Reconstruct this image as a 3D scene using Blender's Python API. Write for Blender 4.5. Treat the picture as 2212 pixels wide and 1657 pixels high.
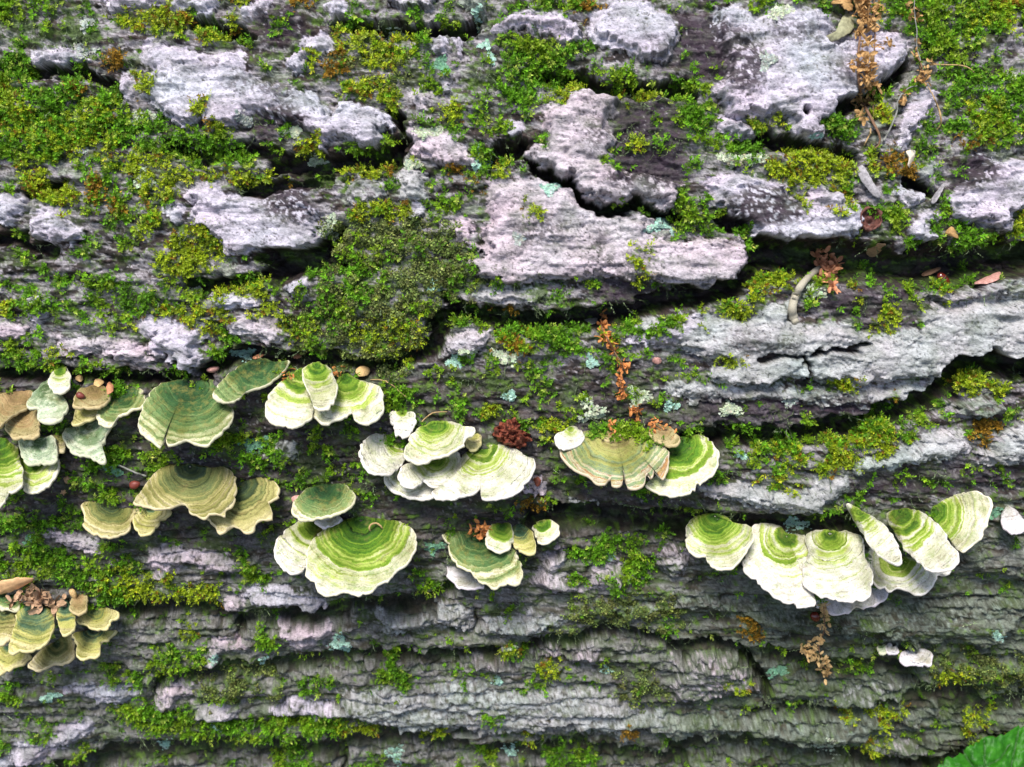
import bpy, math, random
import numpy as np
from mathutils import Vector, Matrix

for o in list(bpy.data.objects):
    bpy.data.objects.remove(o)
random.seed(7)
RNG = np.random.default_rng(11)
scene = bpy.context.scene
COL = scene.collection

# ------------------------------------------------------------------ camera
R_LOG = 0.60                       # log radius (m); its axis is the world X axis
ALPHA = math.radians(25.0)         # elevation of the bark the camera looks at
PITCH = math.radians(38.0)         # the camera looks down by this much
DIST = 0.55
TANW = 0.25 / 0.55
AIM = np.array([0.0, -R_LOG * math.cos(ALPHA), R_LOG * math.sin(ALPHA)])
FWD = np.array([0.0, math.cos(PITCH), -math.sin(PITCH)])
RIGHT = np.array([1.0, 0.0, 0.0])
UP = np.array([0.0, math.sin(PITCH), math.cos(PITCH)])
CAM = AIM - FWD * DIST
cam_data = bpy.data.cameras.new('camera')
cam_data.sensor_fit = 'HORIZONTAL'
cam_data.sensor_width = 36.0
cam_data.lens = 18.0 / TANW
cam_data.clip_start = 0.01
cam_data.clip_end = 200.0
cam = bpy.data.objects.new('camera', cam_data)
COL.objects.link(cam)
cam.matrix_world = Matrix(((1, 0, 0, CAM[0]), (0, UP[1], -FWD[1], CAM[1]), (0, UP[2], -FWD[2], CAM[2]), (0, 0, 0, 1)))
scene.camera = cam
cam_data.dof.use_dof = True
cam_data.dof.focus_distance = 0.545
cam_data.dof.aperture_fstop = 9.0

# ------------------------------------------------------------------ sky and sun (bright overcast daylight)
SUN_DIR = Vector((-0.15, -0.27, 0.95)).normalized()      # towards the sun
world = bpy.data.worlds.new('World')
scene.world = world
world.use_nodes = True
wn = world.node_tree
for n in list(wn.nodes):
    wn.nodes.remove(n)
w_out = wn.nodes.new('ShaderNodeOutputWorld')
w_bg = wn.nodes.new('ShaderNodeBackground')
w_sky = wn.nodes.new('ShaderNodeTexSky')
w_sky.sky_type = 'NISHITA'
w_sky.sun_disc = False
w_sky.sun_elevation = math.asin(SUN_DIR.z)
w_sky.sun_rotation = math.atan2(SUN_DIR.x, SUN_DIR.y)
w_sky.air_density = 1.0
w_sky.dust_density = 2.0
w_bg.inputs['Strength'].default_value = 0.052
wn.links.new(w_sky.outputs[0], w_bg.inputs['Color'])
wn.links.new(w_bg.outputs[0], w_out.inputs['Surface'])
sun_data = bpy.data.lights.new('sun', 'SUN')
sun_data.energy = 1.5
sun_data.angle = math.radians(22)
sun_data.color = (1.0, 0.965, 0.91)
sun = bpy.data.objects.new('sun', sun_data)
COL.objects.link(sun)
sun.rotation_euler = (-SUN_DIR).to_track_quat('-Z', 'Y').to_euler()

scene.view_settings.view_transform = 'Standard'
scene.view_settings.look = 'None'
scene.view_settings.gamma = 1.0
scene.view_settings.use_curve_mapping = False
scene.view_settings.exposure = 2.0

# ------------------------------------------------------------------ picture <-> place helpers
# Measurements were read off the photograph on a 2212 x 1657 grid ("F") or on nine enlarged tiles of it ("T1".."T9").
K = 1106.0 / TANW
TS = 0.380271 / 1.1302
TILE = {'F': (0.0, 0.0, 1.0)}
for _i in range(9):
    TILE['T%d' % (_i + 1)] = ((0, 830, 1660)[_i % 3] / 1.1302, (0, 620, 1243)[_i // 3] / 1.1302, TS)


def pts(s):
    """'T4 10,20 30,40 T5 ..' -> list of F points"""
    out, cur = [], TILE['F']
    for tok in s.split():
        if tok in TILE:
            cur = TILE[tok]
        else:
            a, b = tok.split(',')
            out.append((cur[0] + float(a) * cur[2], cur[1] + float(b) * cur[2]))
    return np.array(out, dtype=np.float64)


def project(P):
    d = np.asarray(P) - CAM
    z = d @ FWD
    return np.stack([1106.0 + K * (d @ RIGHT) / z, 828.5 - K * (d @ UP) / z], -1), z


def unproject(px, py, depth):
    px, py, depth = np.asarray(px, float), np.asarray(py, float), np.asarray(depth, float)
    return CAM + depth[..., None] * (FWD + ((px - 1106.0) / K)[..., None] * RIGHT - ((py - 828.5) / K)[..., None] * UP)


def hit_log(px, py):
    """where the line of sight meets the smooth log: x and elevation angle"""
    d = FWD + ((px - 1106.0) / K) * RIGHT - ((py - 828.5) / K) * UP
    a = d[1] ** 2 + d[2] ** 2
    b = CAM[1] * d[1] + CAM[2] * d[2]
    c = CAM[1] ** 2 + CAM[2] ** 2 - R_LOG ** 2
    disc = max(b * b - a * c, 0.0)
    t = (-b - math.sqrt(disc)) / a
    p = CAM + t * d
    return p[0], math.atan2(p[2], -p[1])


# ------------------------------------------------------------------ noise
_prm = np.random.default_rng(3).permutation(256).astype(np.int32)
_prm = np.concatenate([_prm, _prm])
_ga = np.random.default_rng(4).uniform(0, 2 * math.pi, 256)
_gx, _gy = np.cos(_ga).astype(np.float32), np.sin(_ga).astype(np.float32)


def perlin(x, y, seed=0):
    x = np.asarray(x, np.float32) + np.float32(seed * 17.13)
    y = np.asarray(y, np.float32) + np.float32(seed * 9.71)
    xf, yf = np.floor(x), np.floor(y)
    xi, yi = xf.astype(np.int32) & 255, yf.astype(np.int32) & 255
    dx, dy = x - xf, y - yf
    u = dx * dx * dx * (dx * (dx * 6 - 15) + 10)
    v = dy * dy * dy * (dy * (dy * 6 - 15) + 10)

    def g(ix, iy, ax, ay):
        h = _prm[_prm[ix & 255] + (iy & 255)]
        return _gx[h] * ax + _gy[h] * ay
    a = g(xi, yi, dx, dy)
    b = g(xi + 1, yi, dx - 1, dy)
    c = g(xi, yi + 1, dx, dy - 1)
    d = g(xi + 1, yi + 1, dx - 1, dy - 1)
    return (a + (b - a) * u + (c + (d - c) * u - a - (b - a) * u) * v) * 1.5


def fbm(x, y, octs=4, seed=0, gain=0.5):
    r, amp, f, tot = 0.0, 1.0, 1.0, 0.0
    for i in range(octs):
        r = r + amp * perlin(x * f, y * f, seed + i * 3.7)
        tot += amp
        amp *= gain
        f *= 2.03
    return r / tot * 1.35


def sstep(a, b, x):
    t = np.clip((x - a) / (b - a), 0, 1)
    return t * t * (3 - 2 * t)


def worley(x, y, seed=0):
    """distance to nearest jittered cell point and a random number of that cell"""
    xf, yf = np.floor(x), np.floor(y)
    best = np.full(x.shape, 9.0, np.float32)
    rid = np.zeros(x.shape, np.float32)
    for i in (-1, 0, 1):
        for j in (-1, 0, 1):
            cx, cy = xf + i, yf + j
            h = _prm[_prm[(cx.astype(np.int32) + seed) & 255] + (cy.astype(np.int32) & 255)]
            h2 = _prm[h + 57 & 511]
            d = np.hypot(cx + h / 255.0 - x, cy + h2 / 255.0 - y)
            m = d < best
            best[m] = d[m]
            rid[m] = (h2[m] * 7 % 256) / 255.0
    return best, rid


# ------------------------------------------------------------------ mesh helpers
def mesh(name, V, F, attrs=None, mat=None, smooth=True, colors=None):
    """V (n,3); F (m,3|4) int array or a list of such arrays"""
    me = bpy.data.meshes.new(name)
    if not isinstance(F, (list, tuple)):
        F = [F]
    F = [np.asarray(f, np.int32) for f in F if len(f)]
    V = np.asarray(V, np.float32)
    me.vertices.add(len(V))
    me.vertices.foreach_set('co', V.ravel())
    loops = np.concatenate([f.ravel() for f in F])
    tot = np.concatenate([np.full(len(f), f.shape[1], np.int32) for f in F])
    start = np.concatenate([[0], np.cumsum(tot)[:-1]]).astype(np.int32)
    me.loops.add(len(loops))
    me.loops.foreach_set('vertex_index', loops)
    me.polygons.add(len(tot))
    me.polygons.foreach_set('loop_start', start)
    me.polygons.foreach_set('use_smooth', np.full(len(tot), smooth, bool))
    for k, a in (attrs or {}).items():
        at = me.attributes.new(k, 'FLOAT', 'POINT')
        at.data.foreach_set('value', np.asarray(a, np.float32).ravel())
    if colors is not None:
        at = me.attributes.new('tint', 'FLOAT_COLOR', 'POINT')
        c = np.ones((len(V), 4), np.float32)
        c[:, :3] = colors
        at.data.foreach_set('color', c.ravel())
    me.update(calc_edges=True)
    if mat:
        me.materials.append(mat)
    return me


def obj(name, me, parent=None, loc=None):
    o = bpy.data.objects.new(name, me)
    COL.objects.link(o)
    if parent is not None:
        o.parent = parent
    elif loc is not None:
        o.location = loc
    return o


def tag(o, label, cat, group=None, kind=None):
    o['label'] = label
    o['category'] = cat
    if group:
        o['group'] = group
    if kind:
        o['kind'] = kind
    return o


def thing(name, loc, label, cat, group=None):
    """an Empty at the thing's base; parts are built in world space and shifted under it"""
    o = bpy.data.objects.new(name, None)
    o.empty_display_size = 0.005
    COL.objects.link(o)
    o.location = loc
    return tag(o, label, cat, group)


def part(name, root, V, F, mat, origin=None, **kw):
    V = np.asarray(V, np.float64) - (np.array(root.location) if origin is None else origin)
    return obj(name, mesh(name, V, F, mat=mat, **kw), root)


def tube(path, rad, sides=6, cap=True):
    path = np.asarray(path, float)
    n = len(path)
    rad = np.broadcast_to(np.asarray(rad, float), (n,))
    t = np.gradient(path, axis=0)
    t /= np.linalg.norm(t, axis=1)[:, None] + 1e-12
    ref = np.array([0.3, -0.5, 0.81])
    a = np.cross(t, ref)
    a /= np.linalg.norm(a, axis=1)[:, None] + 1e-12
    b = np.cross(t, a)
    ang = np.linspace(0, 2 * math.pi, sides, endpoint=False)
    V = path[:, None] + rad[:, None, None] * (np.cos(ang)[None, :, None] * a[:, None] + np.sin(ang)[None, :, None] * b[:, None])
    V = V.reshape(-1, 3)
    i, j = np.meshgrid(np.arange(n - 1), np.arange(sides), indexing='ij')
    j2 = (j + 1) % sides
    F = np.stack([i * sides + j, i * sides + j2, (i + 1) * sides + j2, (i + 1) * sides + j], -1).reshape(-1, 4)
    if cap:
        V = np.vstack([V, path[:1], path[-1:]])
        k = np.arange(sides)
        k2 = (k + 1) % sides
        T = np.vstack([np.stack([np.full(sides, n * sides), k2, k], -1), np.stack([np.full(sides, n * sides + 1), (n - 1) * sides + k, (n - 1) * sides + k2], -1)])
        return V, [F, T]
    return V, [F]


def spline(P, n, closed=False):
    """Catmull-Rom through P, n samples evenly spaced along it"""
    P = np.asarray(P, float)
    m = len(P)
    out = []
    segs = m if closed else m - 1
    for i in range(segs):
        if closed:
            p0, p1, p2, p3 = P[(i - 1) % m], P[i], P[(i + 1) % m], P[(i + 2) % m]
        else:
            p0, p1, p2, p3 = P[max(i - 1, 0)], P[i], P[i + 1], P[min(i + 2, m - 1)]
        t = np.linspace(0, 1, 12, endpoint=False)[:, None]
        out.append(0.5 * (2 * p1 + (p2 - p0) * t + (2 * p0 - 5 * p1 + 4 * p2 - p3) * t ** 2 + (3 * p1 - p0 - 3 * p2 + p3) * t ** 3))
    out.append((P[:1] if closed else P[-1:]))
    Q = np.vstack(out)
    s = np.concatenate([[0], np.cumsum(np.linalg.norm(np.diff(Q, axis=0), axis=1))])
    u = np.linspace(0, s[-1], n, endpoint=not closed)
    return np.stack([np.interp(u, s, Q[:, k]) for k in range(Q.shape[1])], -1)


# ------------------------------------------------------------------ materials
def new_mat(name):
    m = bpy.data.materials.new(name)
    m.use_nodes = True
    nt = m.node_tree
    bsdf = nt.nodes['Principled BSDF']
    return m, nt, bsdf


def N(nt, kind, **kw):
    n = nt.nodes.new(kind)
    for k, v in kw.items():
        setattr(n, k, v)
    return n


def math_node(nt, op, a, b=None, c=None, clamp=False):
    n = N(nt, 'ShaderNodeMath', operation=op, use_clamp=clamp)
    for i, v in enumerate((a, b, c)):
        if v is None:
            continue
        if isinstance(v, (int, float)):
            n.inputs[i].default_value = v
        else:
            nt.links.new(v, n.inputs[i])
    return n.outputs[0]


def mix_col(nt, fac, a, b, mode='MIX'):
    n = N(nt, 'ShaderNodeMix', data_type='RGBA', blend_type=mode)
    for sock, v in ((n.inputs[0], fac), (n.inputs[6], a), (n.inputs[7], b)):
        if isinstance(v, (int, float)):
            sock.default_value = v
        elif isinstance(v, tuple):
            sock.default_value = (*v, 1.0)
        else:
            nt.links.new(v, sock)
    return n.outputs[2]


def noise_node(nt, vec, scale, detail=4.0, rough=0.55, dims='3D'):
    n = N(nt, 'ShaderNodeTexNoise', noise_dimensions=dims)
    n.inputs['Scale'].default_value = scale
    n.inputs['Detail'].default_value = detail
    n.inputs['Roughness'].default_value = rough
    if vec is not None:
        nt.links.new(vec, n.inputs['Vector'])
    return n


def ramp(nt, fac, stops, interp='LINEAR'):
    n = N(nt, 'ShaderNodeValToRGB')
    n.color_ramp.interpolation = interp
    el = n.color_ramp.elements
    while len(el) < len(stops):
        el.new(0.5)
    for e, (p, c) in zip(el, stops):
        e.position = p
        e.color = (*c, 1.0) if len(c) == 3 else c
    nt.links.new(fac, n.inputs[0])
    return n.outputs[0]


def bump(nt, bsdf, height, strength, dist):
    b = N(nt, 'ShaderNodeBump')
    b.inputs['Strength'].default_value = strength
    b.inputs['Distance'].default_value = dist
    nt.links.new(height, b.inputs['Height'])
    nt.links.new(b.outputs[0], bsdf.inputs['Normal'])
    return b


def simple_mat(name, col, rough=0.7, var=0.35, scale=900.0, bump_d=0.0002, transl=0.0, spec=0.3):
    """a natural matte surface: two octaves of tone variation and fine relief"""
    m, nt, b = new_mat(name)
    pos = N(nt, 'ShaderNodeNewGeometry').outputs['Position']
    n1 = noise_node(nt, pos, scale, 5.0, 0.6).outputs[0]
    dark = tuple(c * (1 - var) for c in col)
    lite = tuple(min(c * (1 + var), 0.9) for c in col)
    c = ramp(nt, n1, [(0.3, dark), (0.5, col), (0.7, lite)])
    nt.links.new(c, b.inputs['Base Color'])
    b.inputs['Roughness'].default_value = rough
    b.inputs['Specular IOR Level'].default_value = spec
    bump(nt, b, n1, 0.6, bump_d)
    if transl:
        t = N(nt, 'ShaderNodeBsdfTranslucent')
        nt.links.new(c, t.inputs[0])
        mx = N(nt, 'ShaderNodeMixShader')
        mx.inputs[0].default_value = transl
        nt.links.new(b.outputs[0], mx.inputs[1])
        nt.links.new(t.outputs[0], mx.inputs[2])
        nt.links.new(mx.outputs[0], nt.nodes['Material Output'].inputs[0])
    return m

# ================================================================== the log
# bark plates: height mm, tilt mm (lower edge prouder), crust 0..1, tone, outline.  Tones: w lilac white, p pinkish, g grey, n grey-green
PLATES = [
 (5, 3, .95, 'w', "T1 600,-60 630,0 700,70 790,90 860,65 960,50 1050,60 1150,80 1250,60 1300,110 1330,135 1390,80 1430,20 1440,-60"),
 (5, 5, 1.0, 'w', "T1 890,300 960,270 1060,280 1180,310 1240,330 1400,350 1540,340 1580,400 1600,480 1700,540 1850,590 2000,600 2100,700 2150,760 T2 0,640 60,650 130,680 250,700 330,790 345,810 270,850 280,920 210,950 130,940 80,910 0,900 T1 2140,880 2090,960 2050,985 2040,900 1980,830 1850,800 1700,780 1640,720 1600,800 1500,830 1430,790 1380,840 1310,790 1230,830 1150,800 1060,760 1000,700 960,640 900,560 1000,470 930,400"),
 (4, 2, .95, 'w', "T1 770,560 800,490 850,470 880,520 870,620 840,670 800,640"),
 (3, 3, .8, 'w', "T1 190,390 290,300 420,310 540,330 600,400 520,420 400,420 300,420 220,425"),
 (4, 3, .85, 'w', "T1 -40,1260 60,1250 150,1260 180,1330 130,1400 80,1440 30,1430 -40,1400"),
 (5, 3, .95, 'w', "T1 190,1460 230,1370 330,1310 400,1340 450,1440 560,1480 560,1520 480,1580 420,1560 330,1560 250,1530"),
 (5, 5, .95, 'w', "T1 1210,1450 1260,1380 1230,1300 1190,1240 1250,1180 1380,1180 1420,1260 1600,1230 1680,1260 1850,1200 1960,1220 2030,1330 2060,1490 2100,1530 2060,1580 1960,1600 1850,1620 1750,1620 1660,1600 1560,1640 1450,1640 1400,1530 1340,1500"),
 (4, 2, .75, 'w', "T1 1960,240 2060,200 2150,260 2140,340 2060,380 1990,380 2000,470 1880,480 1850,400 1900,360"),
 (3, 2, .9, 'w', "T1 1060,1340 1150,1330 1190,1350 1180,1400 1140,1430 1090,1400"),
 (3, 2, .6, 'w', "T1 1600,-40 1640,30 1560,60 1580,130 1700,120 1740,40 1760,-40"),
 (4, 2, .75, 'w', "T1 2100,30 2180,0 2240,40 2230,120 2150,140"),
 (6, 4, .8, 'n', "T2 780,-60 960,-60 960,0 950,60 910,135 850,100 790,30"),
 (4, 2, .5, 'w', "T2 330,50 450,-40 660,-40 600,40 480,60"),
 (5, 4, .9, 'w', "T2 980,210 1030,130 1120,110 1240,60 1340,80 1460,110 1510,180 1560,230 1550,280 1450,260 1330,220 1250,230 1180,190 1100,210 1010,240"),
 (5, 5, .8, 'w', "T2 1600,120 1720,20 1870,15 2030,60 2100,120 2180,200 2150,320 2080,420 2000,400 1880,370 1800,330 1700,300 1620,290 1590,200"),
 (5, 4, .9, 'p', "T2 410,930 420,860 460,810 520,830 640,850 740,870 790,920 830,980 860,1040 850,1090 760,1070 700,1085 620,1070 560,1020 480,990 420,960"),
 (7, 4, .85, 'p', "T2 1310,720 1350,650 1440,640 1460,600 1600,560 1650,590 1800,590 1830,640 1770,720 1740,780 1750,960 1720,1040 1840,1120 1990,1130 2140,1170 2209,1180 2150,1240 2140,1340 2050,1330 1960,1280 1880,1270 1800,1300 1700,1300 1600,1270 1530,1210 1480,1140 1440,1150 1380,1140 1330,1100 1270,1075 1210,1000 1230,950 1310,950 1310,850"),
 (5, 5, .88, 'p', "F 1055,400 1090,390 1150,395 1160,385 1195,396 1235,410 1255,440 1290,460 1340,465 1400,472 1430,485 1395,495 1410,515 1480,520 1560,515 1610,520 1635,540 1625,570 1600,590 1590,620 1560,615 1530,610 1490,620 1440,610 1400,610 1350,605 1300,600 1260,600 1200,605 1130,610 1090,610 1040,600 1015,580 1020,560 1050,550 1040,500 1060,470 1050,440"),
 (4, 3, .65, 'g', "F 1015,625 1080,618 1150,626 1200,636 1120,660 1060,655 1020,640"),
 (4, 2, .6, 'g', "T2 370,1100 440,1075 520,1090 550,1140 550,1220 590,1290 560,1320 490,1290 410,1290 390,1200"),
 (3, 2, .45, 'g', "T2 100,1140 200,1120 290,1160 320,1220 240,1330 140,1330 50,1280 30,1220"),
 (4, 2, .8, 'p', "T2 680,1430 840,1410 870,1470 800,1500 860,1540 930,1590 860,1600 780,1570 720,1500 580,1520 570,1480"),
 (3, 2, .75, 'w', "T2 420,1370 480,1330 540,1340 530,1400 450,1400"),
 (3, 2, .8, 'p', "T2 470,590 520,570 580,640 560,690 510,700"),
 (3, 2, .8, 'w', "T2 640,600 670,530 720,550 700,620"),
 (3, 2, .8, 'w', "T2 1090,800 1160,800 1150,860 1090,890"),
 (4, 2, .5, 'w', "T2 590,320 620,200 690,170 690,250 700,330 640,370"),
 (4, 2, .6, 'w', "T2 720,230 750,190 790,260 800,370 760,350"),
 (6, 5, .9, 'w', "T3 210,80 340,40 430,90 480,150 540,100 600,40 700,40 780,70 880,60 900,100 960,110 1000,180 960,230 980,260 1100,260 1240,200 1330,210 1400,250 1480,290 1460,330 1450,400 1390,450 1330,500 1270,560 1200,580 1130,640 1040,680 980,720 960,760 910,790 930,870 870,900 780,900 700,860 720,820 660,760 600,740 520,770 430,770 360,770 290,720 270,640 220,590 230,540 290,500 300,440 260,330 200,200"),
 (4, 3, .85, 'w', "T3 250,760 330,750 430,800 440,850 370,880 340,840 260,850"),
 (5, 3, .75, 'w', "T3 1430,720 1500,620 1600,560 1660,600 1640,680 1560,760 1530,830 1460,880 1440,960 1370,970 1370,900 1400,830"),
 (6, 4, .85, 'w', "T3 100,1150 240,1150 420,1100 500,1150 640,1160 720,1250 780,1320 830,1230 950,1190 1040,1190 1060,1300 1130,1290 1160,1350 1160,1480 1050,1510 1010,1530 990,1570 900,1560 780,1540 700,1560 600,1540 540,1590 480,1550 460,1480 400,1420 330,1420 290,1350 170,1330 200,1240"),
 (5, 3, .85, 'w', "T3 1380,1210 1450,1190 1560,1250 1520,1320 1460,1340 1390,1280"),
 (6, 4, .8, 'w', "T3 1700,1300 1800,1180 1890,1000 1990,1000 2209,1050 2400,1050 2400,1340 2209,1340 2120,1390 2100,1480 2000,1440 1900,1440 1800,1400 1740,1360"),
 (5, 4, .8, 'w', "T3 1450,1480 1530,1440 1560,1370 1630,1330 1640,1390 1590,1440 1650,1490 1650,1560 1560,1570 1480,1540"),
 (3, 1, .6, 'g', "T3 1490,1100 1600,1080 1660,1040 1600,1140 1540,1150"),
 (6, 4, .75, 'g', "T6 0,420 100,390 330,400 400,440 500,400 530,360 720,300 700,440 800,450 1000,440 1200,500 1350,520 1540,480 1560,400 1620,320 1750,340 1900,290 2209,290 2400,280 2400,700 2209,690 2150,700 2080,690 2030,660 1900,670 1770,720 1740,770 1700,830 1560,790 1400,790 1300,810 1150,840 1050,800 900,800 780,790 650,800 540,840 400,820 300,840 200,780 200,730 320,700 200,660 100,640 0,600 -80,540 -280,480 -330,420 -250,400 -100,430"),
 (5, 2, .45, 'g', "T6 1560,280 1800,220 2000,180 2080,110 2400,100 2400,270 2209,280 1900,280 1700,310"),
 (3, 2, .6, 'g', "T6 -150,850 100,800 300,850 700,850 1000,880 1300,830 1700,850 1690,900 1600,920 1450,930 1300,980 1100,970 900,960 500,930 100,950"),
 (4, 2, .7, 'w', "T5 1800,560 1900,520 2000,500 T6 0,450 -60,420 0,370 100,400 60,440 T5 2100,550 1900,575"),
 (5, 3, .6, 'g', "T6 1070,1350 1190,1290 1400,1240 1500,1180 1650,1120 1790,1110 1880,1200 1850,1270 1750,1290 1560,1310 1380,1360 1200,1390 1100,1400"),
 (5, 3, .65, 'g', "T6 1880,1250 2000,1200 2100,1120 2209,1050 2400,1000 2400,1330 2100,1330 1900,1310"),
 (5, 4, .7, 'g', "T6 140,1480 370,1460 530,1500 740,1530 900,1450 1070,1420 1080,1520 1000,1560 900,1600 900,1657 700,1640 500,1600 300,1570 160,1540"),
 (7, 3, .45, 'n', "T6 1770,960 1830,910 1980,890 2090,940 2090,1000 1990,1050 1850,1050 1780,1000"),
 (6, 3, .55, 'p', "T5 680,570 720,510 800,490 950,480 1000,500 920,570 860,640 790,660 700,640"),
 (4, 2, .7, 'p', "T5 1180,1500 1220,1440 1300,1420 1330,1480 1330,1560 1240,1560"),
 (4, 2, .5, 'g', "T5 1480,1540 1640,1600 1700,1657 1560,1657"),
 (4, 2, .8, 'w', "T4 150,310 260,240 330,300 330,420 250,440 170,390"),
 (4, 2, .7, 'p', "T4 -40,400 100,440 200,480 120,540 -40,560"),
 (6, 4, .95, 'w', "T4 900,440 960,410 1000,440 1100,450 1280,450 1320,530 1290,620 1290,720 1210,760 1150,740 1140,690 1060,680 1080,620 1000,660 920,620 1000,560 930,500"),
 (4, 3, .75, 'p', "T4 360,500 560,560 700,520 820,540 930,600 1000,690 870,690 750,660 620,620 520,640 480,680 380,640"),
 (4, 2, .75, 'w', "T4 1360,290 1420,240 1500,270 1680,290 1650,340 1540,340 1420,350"),
 (4, 3, .85, 'p', "T4 1420,430 1570,400 1620,450 1700,410 1790,450 1860,530 1800,570 1680,550 1600,510 1500,510"),
 (5, 2, .85, 'w', "T4 1780,180 1830,90 1950,80 1990,150 1960,280 1890,290 1820,230"),
 (4, 2, .45, 'g', "T4 1690,1300 1780,1200 1880,1190 1900,1280 1850,1360 1750,1340"),
 (4, 2, .6, 'p', "T7 300,150 370,130 480,160 560,200 650,210 650,280 540,280 440,230"),
 (4, 2, .55, 'p', "T7 930,390 960,240 1060,220 1240,250 1380,270 1480,290 1570,370 1540,430 1400,400 1220,330 1090,430 1000,440"),
 (4, 3, .6, 'w', "T7 1540,550 1640,490 1820,490 1870,530 2000,540 2100,600 2080,640 1950,640 1860,610 1640,590"),
 (3, 2, .6, 'p', "T7 1460,580 1540,570 1560,660 1490,640"),
 (4, 2, .6, 'p', "T7 1780,730 1900,700 2060,690 2140,760 2160,830 2060,870 1950,920 1860,900 1820,800"),
 (4, 2, .55, 'p', "T7 1340,860 1420,830 1590,830 1600,870 1480,900 1390,980 1340,990 1320,920"),
 (4, 2, .6, 'w', "T7 430,1120 580,1090 600,1170 640,1130 760,1100 880,1150 880,1210 760,1260 600,1245 560,1180 400,1160"),
 (4, 2, .55, 'p', "T7 1000,1180 1120,1120 1240,1060 1280,1080 1240,1170 1140,1200 1120,1270 1060,1290 990,1270"),
 (4, 2, .65, 'p', "T7 1240,1250 1340,1220 1500,1230 1550,1300 1440,1340 1340,1320 1260,1300"),
 (4, 2, .5, 'w', "T7 1740,1280 1850,1230 2050,1260 2300,1270 2300,1320 2000,1340 1820,1330"),
 (4, 3, .65, 'w', "T7 -60,1680 0,1640 40,1560 110,1500 110,1440 280,1430 420,1380 560,1310 630,1370 520,1450 470,1510 340,1530 230,1600 80,1640 0,1700"),
 (6, 2, .5, 'g', "T8 200,660 300,610 430,600 600,590 760,600 850,650 860,720 1000,700 1220,660 1480,650 1500,690 1300,760 1180,800 1000,770 700,760 560,740 400,800 250,800 270,720"),
 (5, 3, .5, 'p', "T8 1230,470 1280,330 1400,230 1470,260 1480,320 1360,360 1480,410 1560,480 1660,360 1780,320 1880,360 1900,420 1800,500 1600,500 1400,510"),
 (4, 2, .45, 'p', "T8 1980,300 2100,210 2209,240 2260,330 2209,430 2100,430"),
 (4, 2, .4, 'n', "T8 1600,590 1800,570 2000,600 2100,630 1980,690 1820,680 1700,640"),
 (5, 1, .4, 'p', "T8 480,940 560,960 700,960 760,1000 640,1010 520,1030"),
 (5, 1, .35, 'p', "T8 860,960 960,910 1060,990 1000,1020 870,1010"),
 (6, 1, .42, 'p', "T8 1290,940 1400,880 1540,850 1680,900 1720,960 1560,970 1400,950 1320,980"),
 (5, 3, .5, 'g', "T8 0,1180 300,1110 560,1180 620,1100 800,1080 1000,1140 1250,1130 1460,1150 1600,1120 1780,1160 1900,1240 2100,1290 2240,1330 2240,1480 2100,1440 1980,1400 1800,1460 1600,1400 1450,1380 1250,1400 1000,1440 850,1420 660,1380 500,1420 350,1400 200,1340 0,1290"),
 (5, 3, .38, 'n', "T9 -60,520 140,500 220,560 320,580 390,640 500,600 760,640 800,760 700,800 560,760 380,700 200,640 -60,640"),
 (6, 3, .36, 'n', "T9 950,700 1050,640 1300,600 1600,560 2209,550 2400,560 2400,700 2209,700 2080,760 2050,830 1900,860 1700,830 1500,880 1350,850 1200,760 1100,830 1000,800"),
 (6, 2, .4, 'p', "T9 -60,930 180,900 300,930 420,1000 480,1090 550,1140 520,1180 400,1170 250,1190 -60,1250"),
 (4, 2, .38, 'g', "T9 760,1250 900,1200 1100,1160 1300,1100 1450,1100 1400,1180 1280,1240 1100,1260 900,1270"),
 (5, 3, .38, 'n', "T9 -60,1290 400,1290 800,1310 1200,1300 1500,1300 1600,1260 1540,1400 1300,1400 1200,1460 1000,1480 700,1470 400,1440 -60,1450"),
 (4, 2, .4, 'g', "T9 1130,1500 1270,1480 1480,1470 1600,1530 1560,1600 1380,1600 1280,1560"),
 (4, 2, .3, 'n', "T9 1750,150 1950,120 2209,180 2400,200 2400,460 2100,440 1900,400 1760,330"),
]
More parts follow.
